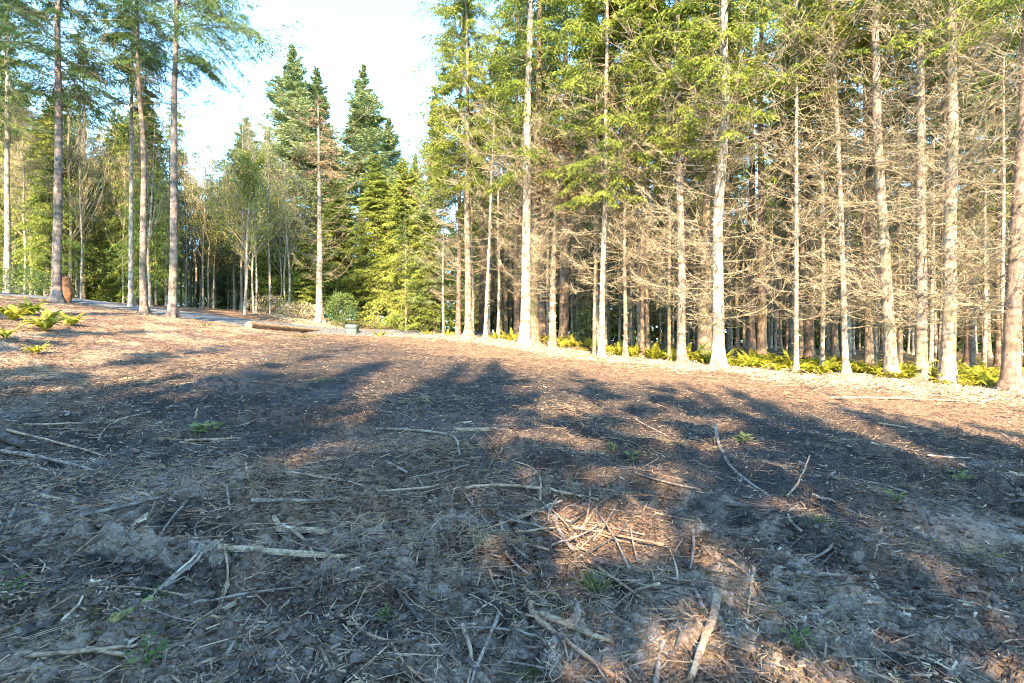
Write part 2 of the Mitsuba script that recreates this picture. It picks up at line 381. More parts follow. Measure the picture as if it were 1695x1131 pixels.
# ground sheet: rows along y, columns spread with y, one mesh out to the horizon
ry = np.concatenate([np.linspace(-400, -50, 5), np.linspace(-45, -3, 36), np.linspace(-2.4, 1.2, 13)])
yy = [1.25]
while yy[-1] < 34:
    yy.append(yy[-1] + max(.011, .0060 * yy[-1]))
ry = np.concatenate([ry, yy, np.linspace(35, 66, 26), [75, 100, 160, 260, 420]])
u = np.concatenate([[-60, -30, -14, -8, -5, -3.4, -2.4, -1.8, -1.4], np.linspace(-1.12, 1.12, 720), [1.4, 1.8, 2.4, 3.4, 5, 8, 14, 30, 60]])
wy = .55 + np.maximum(ry, 1.2) * .98
GX = u[None, :] * wy[:, None]
GX = np.clip(GX, -420, 420)
GY = np.broadcast_to(ry[:, None], GX.shape)
GZ = ground_h(GX, GY)
nr, nc = GX.shape
ii, jj = np.meshgrid(np.arange(nr - 1), np.arange(nc - 1), indexing='ij')
quad = np.stack([ii * nc + jj, ii * nc + jj + 1, (ii + 1) * nc + jj + 1, (ii + 1) * nc + jj], -1).reshape(-1, 4)
gf = np.vstack([quad[:, [0, 1, 2]], quad[:, [0, 2, 3]]])
gv = np.stack([GX, GY, GZ], -1).reshape(-1, 3)
ar = np.linalg.norm(np.cross(gv[gf[:, 1]] - gv[gf[:, 0]], gv[gf[:, 2]] - gv[gf[:, 0]]), axis=1)
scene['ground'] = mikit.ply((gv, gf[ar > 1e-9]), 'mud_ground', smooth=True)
labels['ground'] = {'kind': 'structure', 'label': 'cleared muddy slope with dark churned soil and brown litter', 'category': 'ground'}

# gravel road behind the left trees
rc = np.array([(-40, 20.5), (-27, 21.6), (-19, 22.6), (-13.5, 23.6), (-9.5, 25.6), (-6, 28.6), (-2, 33), (3, 40)], float)
from scipy.interpolate import CubicSpline
cs = CubicSpline(np.arange(len(rc)), rc)
tt = np.linspace(0, len(rc) - 1, 160)
c, tg = cs(tt), norm(cs(tt, 1))
nrm = np.stack([-tg[:, 1], tg[:, 0]], 1)
wv = np.linspace(-1.7, 1.7, 25)
R2 = c[:, None] + nrm[:, None] * wv[None, :, None]
rz = smooth_h(R2[..., 0], R2[..., 1]) + relief(R2[..., 0], R2[..., 1]) * .3 + .10 * (1 - (np.abs(wv) / 1.7) ** 4) - .01 + .025 * (meshkit.fbm(np.stack([R2[..., 0], R2[..., 1], 0 * R2[..., 0]], -1) * 7, 2, 8) - .5)
i2, j2 = np.meshgrid(np.arange(159), np.arange(24), indexing='ij')
q2 = np.stack([i2 * 25 + j2, (i2 + 1) * 25 + j2, (i2 + 1) * 25 + j2 + 1, i2 * 25 + j2 + 1], -1).reshape(-1, 4)[:, ::-1]
scene['road'] = mikit.ply((np.concatenate([R2, rz[..., None]], -1).reshape(-1, 3), q2), 'gravel', smooth=True)
labels['road'] = {'kind': 'structure', 'label': 'grey gravel track curving behind the trees on the left', 'category': 'road'}

# ------------------------------------------------------------------ trees in front, each built for itself
count = {}
def key(name):
    k = count.get(name, 0); count[name] = k + 1
    return name if k == 0 else f'{name}_{k:03d}'

def place_ground(px, d):
    x = Xof(px, d)
    return np.array([x, d, float(ground_h(np.array([x]), np.array([d]))[0])])

def shifted(m, off, centre):
    v, f = m.get()
    h = v[:, 2]
    c = centre(h)
    return v + np.stack([c[0] + 0 * h, c[1] + 0 * h, 0 * h], 1) + off, f

def hero(label, px, d, w, H=18., lean=0., z0=7., R=2.2, nb=80, dead=(1.4, 9., 46, 2.4), bk='bark_grey', fol='edge_green', wood='dead_wood',
         kind='edge', seed=0, sparse=0., M=13, K=6, group=None, category='tree', steep=.0, wob=.02, onesided=None, name='conifer_tree', blade=.125, wid=.034, live=True, twigs=19):
    rng = np.random.default_rng(1000 + seed)
    k = key(name)
    off = place_ground(px, d)
    if live and px > 700 and fol == 'edge_green':
        z0 -= .5; R *= 1.18
    dead = (dead[0], dead[1], int(dead[2] * 1.15), dead[3] * 1.18)
    r = w * .87 / FOC * d / 2
    tm, centre = trunk_mesh(rng, H, r, (lean, rng.uniform(-.15, .15)), wob=wob)
    v, f = tm.get()
    scene[k + '__trunk'] = mikit.ply((v + off, f), bk, smooth=50)
    labels[k] = {'label': label, 'category': category}
    if group:
        labels[k]['group'] = group
    a, b, n, L = dead
    for i in range(n):
        z = a + (b - a) * (i + rng.uniform(0, 1)) / n
        q = (z - a) / max(b - a, .1)
        m = dead_branch(rng, z, rng.uniform(0, 2 * np.pi), L * rng.uniform(.45, 1.15) * (.75 + .4 * q), .006 + .0024 * L * rng.uniform(.5, 1.2), twigs=int(twigs * rng.uniform(.6, 1.4)), steep=steep + .30 * q * rng.uniform(.2, 1.2))
        scene[k + '__dead_branch' + (f'_{i:03d}' if i else '')] = mikit.ply(shifted(m, off, lambda h, z=z: centre(np.full_like(h, z))), wood)
    if live and nb:
        cm, wm = crown_mesh(rng, H, z0, R, int(nb * 1.6), M=M, K=K, kind=kind, sparse=sparse, onesided=onesided, blade=blade, wid=wid, zvis=CAM_Z + .64 * d + 1.0 - off[2])
        scene[k + '__crown'] = mikit.ply(shifted(cm, off, centre), fol)
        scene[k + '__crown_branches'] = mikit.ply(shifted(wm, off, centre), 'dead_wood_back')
        labels[k + '__crown_branches'] = {'kind': 'stuff'}
    return k

# right edge, from left to right in the photograph
hero('slim brown conifer with a shaded right side, left one of the close pair', 758, 24.5, 9, H=17, lean=.10, z0=5.5, R=2.3, nb=110, dead=(1.5, 7, 30, 2.2), bk='bark_brown', seed=1)
hero('grey conifer with a streaked bare trunk, right one of the close pair', 775, 22, 12, H=18, lean=-.05, z0=6.3, R=2.4, nb=120, dead=(2.5, 8, 34, 2.4), seed=2)
hero('thin bare leaning pole of a dead tree right of the close pair', 803, 20, 6.5, H=9.3, lean=.42, dead=(4, 9, 6, .7), live=False, seed=3, name='dead_tree', category='dead tree', bk='bark_pale', wob=.01)
hero('tall pale conifer with a bright sunlit trunk in the middle of the picture', 868, 18.5, 18, H=20, lean=.16, z0=6.2, R=2.5, nb=130, dead=(2.2, 7.5, 44, 2.4), seed=4, bk='bark_pale')
hero('stout reddish brown conifer half hidden behind the tall pale middle one', 896, 24, 15, H=19, lean=.03, z0=8.5, R=2.3, nb=80, dead=(1.8, 9, 36, 2.4), bk='bark_brown', seed=5)
hero('pale conifer with a tuft of brown dead needles halfway up', 914, 18.5, 13, H=7.5, lean=.22, z0=5.3, R=1.3, nb=44, dead=(1.6, 6.4, 40, 2.0), fol='brown_needles', seed=6, sparse=.3)
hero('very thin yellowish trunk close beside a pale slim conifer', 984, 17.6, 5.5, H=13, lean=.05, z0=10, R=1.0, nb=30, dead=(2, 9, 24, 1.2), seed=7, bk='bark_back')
hero('slim pale conifer with a dark foot standing forward at the clearing edge', 996, 16.8, 10, H=16.5, lean=.15, z0=5.4, R=2.2, nb=120, dead=(2.2, 8, 36, 2.0), seed=8, bk='bark_pale')
hero('thin straight trunk with a broken look right of the slim pale conifer', 1035, 17.4, 7, H=13.5, lean=-.06, z0=7.3, R=1.5, nb=60, dead=(1.8, 8, 34, 1.9), seed=9)
hero('thin brown twin trunk, left one of a narrow pair', 1063, 17.8, 6.5, H=15, lean=.03, z0=6.9, R=1.7, nb=60, dead=(1.8, 8, 34, 1.9), seed=10, bk='bark_brown')
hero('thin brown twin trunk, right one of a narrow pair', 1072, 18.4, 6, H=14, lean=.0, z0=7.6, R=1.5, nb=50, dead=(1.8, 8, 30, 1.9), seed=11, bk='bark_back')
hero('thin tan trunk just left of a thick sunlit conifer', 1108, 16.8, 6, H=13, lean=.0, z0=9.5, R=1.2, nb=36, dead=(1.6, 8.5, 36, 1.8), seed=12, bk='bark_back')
hero('medium sunlit conifer with many low bare branches right of the middle', 1128, 16, 15, H=18, lean=-.06, z0=6.6, R=2.2, nb=110, dead=(1.2, 8.2, 58, 2.3), seed=13)
hero('thick white lit conifer with wide bare boughs and a flared curved foot', 1189, 15.2, 21, H=20, lean=.14, z0=6.5, R=2.6, nb=140, dead=(1.3, 8.6, 66, 3.0), seed=14, bk='bark_pale', wob=.05)
hero('thick rusty brown trunk set back in the ferns', 1243, 23, 17, H=17, lean=.0, z0=9, R=2.4, nb=70, dead=(1.6, 9, 52, 2.6), bk='bark_brown', seed=15)
hero('straight slender pole like conifer standing clear at the clearing edge', 1318, 15, 7.5, H=17, lean=-.03, z0=8.4, R=1.6, nb=60, dead=(1.4, 9, 52, 2.0), seed=16, wob=.008, bk='bark_pale')
hero('slender pale conifer leaning slightly left, with a bend low down', 1400, 15, 10, H=17, lean=-.27, z0=8.2, R=1.8, nb=60, dead=(1.2, 9, 54, 2.2), seed=17, bk='bark_pale')
hero('thin dark trunk between the bent slender conifer and the leaning thick one', 1436, 15.6, 8, H=14, lean=-.12, z0=9.4, R=1.4, nb=40, dead=(1.3, 9, 44, 1.9), bk='bark_brown', seed=18)
hero('thick conifer leaning to the left with a smooth lit right side', 1476, 14.3, 20, H=19, lean=-.60, z0=8.8, R=2.4, nb=80, dead=(1.3, 9.6, 62, 2.6), seed=19)
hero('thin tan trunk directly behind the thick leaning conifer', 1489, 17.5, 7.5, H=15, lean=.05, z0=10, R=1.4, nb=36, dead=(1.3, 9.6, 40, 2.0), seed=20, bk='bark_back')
hero('straight conifer with a brown scaly lower trunk and white upper trunk', 1525, 14, 18, H=19, lean=-.05, z0=9.4, R=2.4, nb=70, dead=(1.3, 10, 60, 2.5), seed=21)
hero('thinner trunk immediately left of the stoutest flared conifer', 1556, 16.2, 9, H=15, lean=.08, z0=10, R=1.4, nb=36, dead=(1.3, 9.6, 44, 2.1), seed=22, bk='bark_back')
hero('stoutest conifer with a wide flared base and dark knots', 1567, 13.6, 23, H=20, lean=.16, z0=9.2, R=2.6, nb=80, dead=(1.4, 10, 64, 2.8), seed=23, wob=.045)
hero('mid brown trunk set back behind the ferns near the right edge', 1652, 19.5, 11, H=17, lean=.05, z0=10, R=2., nb=50, dead=(1.4, 10, 54, 2.6), bk='bark_brown', seed=24)
hero('brown conifer leaning right, cut off by the right edge', 1672, 12.6, 27, H=17, lean=.55, z0=9, R=2.4, nb=60, dead=(1.6, 9, 50, 2.8), bk='bark_brown', seed=25)
# left edge
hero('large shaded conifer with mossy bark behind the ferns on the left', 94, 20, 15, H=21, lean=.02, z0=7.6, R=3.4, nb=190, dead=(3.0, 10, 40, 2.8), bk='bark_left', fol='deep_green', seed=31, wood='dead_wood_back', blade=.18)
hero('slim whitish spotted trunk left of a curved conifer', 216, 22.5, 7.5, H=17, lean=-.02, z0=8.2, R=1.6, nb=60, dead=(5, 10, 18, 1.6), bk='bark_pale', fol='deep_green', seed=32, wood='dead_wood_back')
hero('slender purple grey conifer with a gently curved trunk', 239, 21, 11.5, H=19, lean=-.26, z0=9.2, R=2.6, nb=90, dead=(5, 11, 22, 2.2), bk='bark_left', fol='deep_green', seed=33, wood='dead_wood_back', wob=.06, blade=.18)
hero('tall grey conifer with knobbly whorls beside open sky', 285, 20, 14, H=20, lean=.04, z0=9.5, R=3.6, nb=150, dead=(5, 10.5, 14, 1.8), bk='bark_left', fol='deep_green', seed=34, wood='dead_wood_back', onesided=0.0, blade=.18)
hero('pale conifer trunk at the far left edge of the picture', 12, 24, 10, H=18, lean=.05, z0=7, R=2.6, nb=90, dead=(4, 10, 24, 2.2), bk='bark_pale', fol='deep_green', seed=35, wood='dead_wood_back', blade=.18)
hero('bright white trunk with brown dead needles at its top', 529, 28.5, 12.5, H=11.8, lean=-.02, z0=7.6, R=1.5, nb=40, dead=(2, 10.5, 46, 2.2), bk='bark_pale', fol='brown_needles', seed=36, sparse=.55)

# bare broadleaved trees
def alder_mesh(rng, H, r, nb=26, spread=.5):
    tm, centre = trunk_mesh(rng, H, r, (rng.uniform(-.5, .5), rng.uniform(-.4, .4)), flare=.25, sides=8, wob=.06, stubs=6)
    m = MB()
    z = H * rng.uniform(.28, .97, nb)
    L = (H - z) * rng.uniform(.35, .75, nb) + .5
    ax = boughs(rng, z, rng.uniform(0, 2 * np.pi, nb), L * spread, rng.uniform(1.0, 1.9, nb), rng.uniform(-.2, .2, nb), rng.uniform(0, .5, nb), 8)
    c = centre(z); ax[..., 0] += c[0][:, None]; ax[..., 1] += c[1][:, None]
    m.add(*tubes(ax, (r * .30 * (1 - z / H)[:, None] + .006) * (1 - .8 * np.linspace(0, 1, 8)), 4))
    for lev, (n2, fac) in enumerate(((9, .45), (5, .5))):
        st = rng.uniform(.2, 1, (len(ax), n2))
        pos, tan = at_path(ax, st)
        pos, tan = pos.reshape(-1, 3), tan.reshape(-1, 3)
        ln = np.repeat(L if lev == 0 else l2, n2) * fac * rng.uniform(.4, 1, len(pos)) * spread * (1.4 if lev == 0 else 1)
        d = norm(tan + rng.normal(0, .45, pos.shape) + [0, 0, .25])
        uu = np.linspace(0, 1, 4)
        p = pos[:, None] + d[:, None] * (uu[:, None] * ln[:, None, None]) + np.cumsum(rng.normal(0, .015, (len(pos), 4, 3)), 1)
        m.add(*tubes(p, np.full((len(pos), 4), .0075 if lev == 0 else .0055) * (1 - .5 * uu), 3))
        ax, l2 = p, ln
    lv = MB()
    tip = ax[:, -1][rng.uniform(0, 1, len(ax)) < .35]
    n = len(tip)
    lv.add(*blades(tip, rng.normal(0, 1, (n, 3)), rng.normal(0, 1, (n, 3)), rng.uniform(.05, .1, n), .045))
    return tm, m, lv

# ------------------------------------------------------------------ tree kinds for the trees behind, set out as instances
def proto(name, parts):
    scene[name] = {'type': 'shapegroup', **parts}

def forest_proto(name, seed, H, r, z0, R, nb, dead, fol, bk, wood='dead_wood_back', kind='edge', M=9, K=3, blade=.22, wid=.055, twigs=9, sparse=0.):
    rng = np.random.default_rng(seed)
    tm, centre = trunk_mesh(rng, H, r, (rng.uniform(-.2, .2), rng.uniform(-.2, .2)), sides=9, stubs=14, rings=16)
    cm, wm = crown_mesh(rng, H, z0, R, int(nb * 1.6), M=M, K=K, kind=kind, blade=blade, wid=wid, sparse=sparse)
    parts = {'trunk': mikit.ply(tm.get(), bk, smooth=50), 'crown': mikit.ply(shifted(cm, 0, centre), fol)}
    a, b, n, L = dead
    dm = MB()
    dm.add(*shifted(wm, 0, centre))
    for i in range(n):
        z = a + (b - a) * (i + rng.uniform(0, 1)) / n
        q = (z - a) / (b - a)
        m = dead_branch(rng, z, rng.uniform(0, 2 * np.pi), L * rng.uniform(.4, 1.25), .008 + .002 * L, twigs=int(twigs * rng.uniform(.6, 1.4)), steep=.3 * q * rng.uniform(0, 1.2))
        dm.add(*shifted(m, 0, lambda h, z=z: centre(np.full_like(h, z))))
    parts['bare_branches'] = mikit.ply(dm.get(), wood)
    proto(name, parts)

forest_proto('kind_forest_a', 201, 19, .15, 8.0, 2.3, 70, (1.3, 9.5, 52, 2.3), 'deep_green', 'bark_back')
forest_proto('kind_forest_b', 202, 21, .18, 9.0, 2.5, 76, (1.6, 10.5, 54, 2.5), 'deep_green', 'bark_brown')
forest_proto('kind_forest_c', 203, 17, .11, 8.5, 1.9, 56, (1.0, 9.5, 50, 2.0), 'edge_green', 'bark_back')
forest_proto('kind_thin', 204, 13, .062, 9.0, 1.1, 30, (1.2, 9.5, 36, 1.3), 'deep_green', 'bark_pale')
forest_proto('kind_fir_a', 211, 20, .20, .8, 3.5, 290, (.8, 6, 16, 2.2), 'fir_green', 'bark_brown', kind='fir', M=14, K=4, blade=.22, wid=.055, wood='dead_wood_back')
forest_proto('kind_fir_b', 212, 20, .18, 1.6, 3.1, 270, (.8, 7, 22, 2.2), 'fir_green', 'bark_brown', kind='fir', M=14, K=4, blade=.22, wid=.055)
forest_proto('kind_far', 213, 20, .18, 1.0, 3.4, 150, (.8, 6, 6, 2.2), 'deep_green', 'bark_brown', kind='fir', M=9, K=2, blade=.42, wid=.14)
forest_proto('kind_young_a', 221, 11, .09, .3, 2.3, 230, (.6, 3, 8, 1.4), 'young_green', 'bark_back', kind='young', M=12, K=4, blade=.18, wid=.045, sparse=.18)
forest_proto('kind_young_b', 222, 14, .12, 1.2, 2.5, 270, (.8, 5, 14, 1.8), 'young_green', 'bark_back', kind='young', M=12, K=4, blade=.18, wid=.045, sparse=.22)
forest_proto('kind_gappy', 241, 20, .16, 1.5, 2.6, 50, (1.5, 6, 6, 1.6), 'deep_green', 'bark_brown', kind='young', M=11, K=4, blade=.30, wid=.13)
for nm, sd, H in (('kind_alder_a', 231, 9.5), ('kind_alder_b', 232, 11.0)):
    rng = np.random.default_rng(sd)
    tm, m, lv = alder_mesh(rng, H, .075)
    proto(nm, {'trunk': mikit.ply(tm.get(), 'bark_pale', smooth=50), 'twigs': mikit.ply(m.get(), 'dead_wood'), 'leaves': mikit.ply(lv.get(), 'young_green')})

rng = np.random.default_rng(233)
tm, m, lv = alder_mesh(rng, 9.5, .06, nb=34, spread=.55)
n = 5200
sp = m.get()[0]; q = sp[rng.integers(0, len(sp), n)]
q = q[q[:, 2] > 1.2] ; n = len(q)
lv2 = MB(); lv2.add(*blades(q + rng.normal(0, .09, q.shape), rng.normal(0, 1, (n, 3)), rng.normal(0, 1, (n, 3)), rng.uniform(.07, .14, n), .07))
proto('kind_leafy', {'trunk': mikit.ply(tm.get(), 'bark_pale', smooth=50), 'twigs': mikit.ply(m.get(), 'dead_wood'), 'leaves': mikit.ply(lv2.get(), 'young_green')})

def inst(name, kind, x, y, s=1.0, rot=0., label='', cat='tree', group=None, sz=None, z=None):
    k = key(name)
    z = float(ground_h(np.array([x]), np.array([y]))[0]) if z is None else z
    scene[k] = {'type': 'instance', 'to_world': T().translate([float(x), float(y), z - .05]).rotate([0, 0, 1], float(rot)).scale([float(s), float(s), float(sz or s)]), 'g': ref(kind)}
    labels[k] = {'label': label, 'category': cat}
    if group:
        labels[k]['group'] = group
    return k

# firs against the sky: apex pixel gives the height
def fir(px, apex, d, kind, label, name='fir_tree', base=20., wide=1.0, group=None, rot=0.):
    x = Xof(px, d)
    z = float(ground_h(np.array([x]), np.array([float(d)]))[0])
    Hh = Zof(apex, d) - z
    sz = Hh / base
    return inst(name, kind, x, d, s=wide, sz=sz, rot=rot, label=label, group=group)

fir(487, 72, 38, 'kind_fir_a', 'tallest pointed blue green fir against the sky left of the gap', wide=1.6)
fir(518, 108, 40, 'kind_fir_b', 'pointed fir just right of and behind the tallest one', wide=1.6, rot=70)
fir(598, 104, 39, 'kind_fir_a', 'narrow pointed fir standing alone in the sky gap', wide=1.55, rot=140)
fir(646, 190, 43, 'kind_fir_b', 'shorter pointed fir right of the narrow one in the sky gap', wide=1.5, rot=200)
fir(408, 190, 46, 'kind_fir_a', 'darker distant fir at the left side of the sky gap', wide=1.7, rot=250)
fir(380, 285, 50, 'kind_fir_b', 'low far fir behind the bare saplings', wide=1.45, rot=20)
fir(556, 235, 44, 'kind_fir_b', 'fir behind the gap between the two tallest firs', wide=1.3, rot=300)
fir(445, 215, 45, 'kind_fir_b', 'fir at the left shoulder of the tallest fir', wide=1.3, rot=330)
fir(690, 275, 46, 'kind_fir_a', 'far fir closing the right end of the sky gap', wide=1.2, rot=15)
fir(560, 300, 36, 'kind_young_b', 'bushy yellow green conifer below the sky gap firs', base=14, wide=1.0, rot=30)
fir(625, 255, 35, 'kind_young_b', 'bushy light green conifer below the shorter fir', base=14, wide=1.1, rot=80)
fir(672, 262, 33, 'kind_young_a', 'broad yellow green conifer left of the brown pair of trunks', base=11, wide=1.2, rot=10)
fir(705, 330, 30, 'kind_young_a', 'lower drooping conifer beside the brown pair of trunks', base=11, wide=1.0, rot=120)
fir(720, 140, 30, 'kind_fir_b', 'dark leafy conifer right of the sky gap', wide=.75, rot=160)
fir(690, 250, 34, 'kind_fir_b', 'shaded dark green conifer with boughs to the ground at the right of the gap', wide=.75, rot=220)
fir(455, 330, 33, 'kind_young_b', 'sunny yellow green conifer left of the white trunk', base=14, wide=.9, rot=190)
fir(505, 380, 31, 'kind_young_a', 'small yellow conifer behind the white trunk', base=11, wide=.8, rot=210)

rng = np.random.default_rng(5)
# forest behind the right edge
placed = [(Xof(1243, 23), 23.)]
hero_xy = np.array([(Xof(a, d), d) for a, d in ((758, 24.5), (775, 22), (803, 20), (868, 18.5), (896, 24), (914, 18.5), (996, 16.8), (1035, 17.4), (1068, 18), (1128, 16), (1189, 15.2), (1318, 15), (1400, 15), (1476, 14.3), (1525, 14), (1567, 13.6), (1652, 19.5))])
GL = {'near': ('plain conifer of the first rows behind the sunlit forest edge', 'conifers of the first rows behind the forest edge'),
      'deep': ('dim conifer deep inside the forest on the right', 'conifers deep inside the forest'),
      'thin': ('thin suppressed tree between the larger forest trunks on the right', 'thin trees among the forest trunks')}
HN = {868: 'tall pale middle conifer', 914: 'conifer with the tuft of brown needles', 996: 'slim pale conifer with a dark foot', 1067: 'thin brown twin trunks', 1128: 'medium sunlit conifer', 1189: 'thick white lit conifer',
      1243: 'rusty brown trunk', 1318: 'straight slender pole', 1400: 'bent slender conifer', 1476: 'thick left leaning conifer', 1525: 'conifer with brown scaly lower trunk', 1567: 'stoutest flared conifer', 1672: 'right leaning conifer at the edge'}
used = set()
tries, nplaced = 0, 0
while nplaced < 250 and tries < 20000:
    tries += 1
    y = 15 + 50 * rng.uniform(0, 1) ** 1.25
    x = rng.uniform(-5, 62)
    tE = y - edge_y(x) if x < 26 else y - 9
    if tE < 1.0 or abs(x) > .98 * y + 5 or x < -4 + .02 * y:
        continue
    if min([math.hypot(x - a, y - b) for a, b in placed] + list(np.hypot(hero_xy[:, 0] - x, hero_xy[:, 1] - y))) < (1.25 if tE < 12 else 1.9):
        continue
    placed.append((x, y)); nplaced += 1
    thin = rng.uniform() < .48
    kd = 'kind_thin' if thin else rng.choice(['kind_forest_a', 'kind_forest_b', 'kind_forest_c'])
    lab = list(GL['thin'] if thin else GL['near'] if tE < 10 else GL['deep'])
    if tE < 7:
        pxl = CX + FOC * x / y
        hx = min(HN, key=lambda q: abs(q - pxl))
        if abs(hx - pxl) < 48:
            own = f"{'thin tree' if thin else 'plain conifer'} behind and just {'left' if pxl < hx else 'right'} of the {HN[hx]}"
            if own not in used:
                used.add(own); lab[0] = own
    inst('forest_tree' if not thin else 'thin_forest_tree', kd, x, y, s=rng.uniform(.85, 1.15), sz=rng.uniform(.85, 1.15), rot=rng.uniform(0, 360), label=lab[0], group=lab[1])

# left and middle background: young conifers and trunks
for i in range(46):
    for _ in range(200):
        y = rng.uniform(27, 52); x = rng.uniform(-1.0, -.02) * y
        if min(math.hypot(x - a, y - b) for a, b in placed) > 1.7 and not (-.60 < x / y < -.20 and y < 41):
            break
    placed.append((x, y))
    ratio = x / y
    if ratio < -.60:
        kd = rng.choice(['kind_young_a', 'kind_young_b', 'kind_young_b', 'kind_forest_a', 'kind_forest_c', 'kind_thin'])
    else:
        kd = rng.choice(['kind_young_a', 'kind_young_b', 'kind_thin', 'kind_young_a'])
    s = rng.uniform(.75, 1.1)
    if -.60 < ratio < -.12:
        s *= .60
    nm, lb, gp = {'kind_young_a': ('young_conifer', 'bushy yellow green young conifer in the left background', 'young conifers behind the track'),
                  'kind_young_b': ('young_conifer', 'bushy yellow green young conifer in the left background', 'young conifers behind the track'),
                  'kind_thin': ('thin_forest_tree', 'thin bare trunk standing in the left background', 'thin trunks behind the track')}.get(kd, ('forest_tree', 'tall shaded conifer in the left background', 'tall conifers behind the track'))
    inst(nm, kd, x, y, s=s, sz=s * rng.uniform(.9, 1.1), rot=rng.uniform(0, 360), label=lb, group=gp)
for i in range(15):
    for _ in range(300):
        y = rng.uniform(25.5, 44); x = rng.uniform(-1.02, -.60) * y
        if min(math.hypot(x - a, y - b) for a, b in placed) > 1.35:
            break
    placed.append((x, y))
    s = rng.uniform(.7, 1.15) * (.72 if x / y > -.62 else 1)
    kd = rng.choice(['kind_young_a', 'kind_young_b'])
    inst('young_conifer', kd, x, y, s=s, sz=s * rng.uniform(.9, 1.15), rot=rng.uniform(0, 360), label='bushy yellow green young conifer in the left background', group='young conifers behind the track')
# far wall of trees closing the view
for i in range(84):
    a = -1.05 + 2.1 * (i + rng.uniform(0, 1)) / 84
    y = rng.uniform(66, 84)
    low = -.60 < a < -.12
    inst('far_conifer', 'kind_far', a * y, y, s=rng.uniform(1.1, 1.6), sz=rng.uniform(.42, .55) if low else rng.uniform(.8, 1.1), rot=rng.uniform(0, 360),
         label='distant dark conifer closing the forest background', group='far conifers closing the background')
for i in range(56):
    a = -.08 + 1.12 * (i + rng.uniform(0, 1)) / 56
    y = rng.uniform(52, 64)
    inst('far_conifer', 'kind_far', a * y, y, s=rng.uniform(.8, 1.2), sz=rng.uniform(.6, .9), rot=rng.uniform(0, 360), label='distant dark conifer closing the forest background', group='far conifers closing the background')
# brush under the far trees
rng = np.random.default_rng(55)
n = 52000
a = np.where(rng.uniform(0, 1, n) < .75, rng.uniform(-.1, 1.08, n), rng.uniform(-1.08, 1.08, n)); y = rng.uniform(54, 66, n); x = a * y
top = (1.2 + 3.5 * np.clip((a + .12) * 8, 0, 1)) + 4.2 * meshkit.fbm(np.stack([x * .35, y * .35, 0 * x], -1), 3, 9)
q = np.stack([x, y, ground_h(x, y) + top * rng.uniform(0, 1, n)], 1)
m = MB(); m.add(*blades(q, rng.normal(0, 1, (n, 3)), rng.normal(0, 1, (n, 3)), rng.uniform(.25, .6, n), .26))
scene['far_undergrowth'] = m.ply('deep_green')
labels['far_undergrowth'] = {'kind': 'stuff', 'label': 'dark brush filling the far background under the trees', 'category': 'undergrowth'}
# bare alders
for i, (px, d, s) in enumerate(((472, 30.5, .9), (479, 30, 1.05), (465, 31, .8))):
    inst('alder_tree', ['kind_alder_b', 'kind_alder_a'][i % 2], Xof(px, d), d, s=s * .8, sz=s * .85, rot=i * 97, label=['slim white bare stem, middle one of the clump left of the white trunk', 'tallest white bare stem of the clump left of the white trunk', 'thinnest bare stem of the clump left of the white trunk'][i])
for i in range(22):
    px, d = rng.uniform(20, 430), rng.uniform(27, 40)
    inst('leafy_sapling', 'kind_leafy', Xof(px, d), d, s=rng.uniform(.8, 1.25), sz=rng.uniform(.75, 1.15) * (.8 if px > 320 else 1), rot=rng.uniform(0, 360),
         label='slender broadleaved sapling with loose yellow green leaves behind the gravel track', group='leafy saplings behind the track')
for i in range(52):
    px = rng.uniform(305, 460) if i < 30 else rng.uniform(20, 330)
    d = rng.uniform(29, 46) if i < 34 else rng.uniform(25.5, 30)
    inst('bare_sapling', ['kind_alder_a', 'kind_alder_b'][i % 2], Xof(px, d), d, s=rng.uniform(.6, .95), sz=rng.uniform(.7, 1.15), rot=rng.uniform(0, 360),
         label='leafless pale sapling in the thicket behind the gravel track', group='bare saplings behind the track')

# trees behind the photographer, which cast the shade on the clearing: (x, y of the shadow's tip, y of the tree)
def shade_tree(x, ytip, yb, kind, base, label, wide=1.0, rot=0.):
    zt = float(smooth_h(np.array([x]), np.array([float(ytip)]))[0])
    zb = float(smooth_h(np.array([x]), np.array([float(yb)]))[0])
    Hh = (ytip - yb) * math.tan(_se) + zt - zb
    inst('shade_conifer', kind, x, yb, s=wide, sz=Hh / base, rot=rot, label=label, group='conifers behind the viewpoint')
SHADE = [(-10.4, 6.6), (-9.1, 7.0), (-7.7, 7.2), (-6.4, 8.0), (-5.3, 9.2), (-4.2, 10.6), (4.9, 9.8), (6.1, 8.6), (7.3, 7.6), (-9.8, 6.0), (-8.4, 6.4), (-7.0, 6.6), (-5.8, 7.2), (-4.8, 8.8), (-3.6, 10.8), (-2.3, 11.4), (-1.6, 12.6), (2.5, 11.0), (3.4, 11.0), (4.3, 9.6), (5.5, 8.6), (6.7, 7.4), (7.9, 6.6), (9.2, 6.2), (10.6, 5.4), (12.4, 5.0), (14.5, 4.4), (-11.8, 6.0), (-14, 6.5)]
rng = np.random.default_rng(17)
for i, (x, yt) in enumerate(SHADE):
    shade_tree(x + rng.normal(0, .12), yt + rng.normal(0, .35) + (1.5 if -8.5 < x < -1.5 else .5), -19 - 9 * rng.uniform(), ['kind_fir_a', 'kind_fir_b'][i % 2], 20., 'tall fir behind the viewpoint shading the clearing', .7 if abs(x - .4) < 2.6 else 1.0, i * 61)
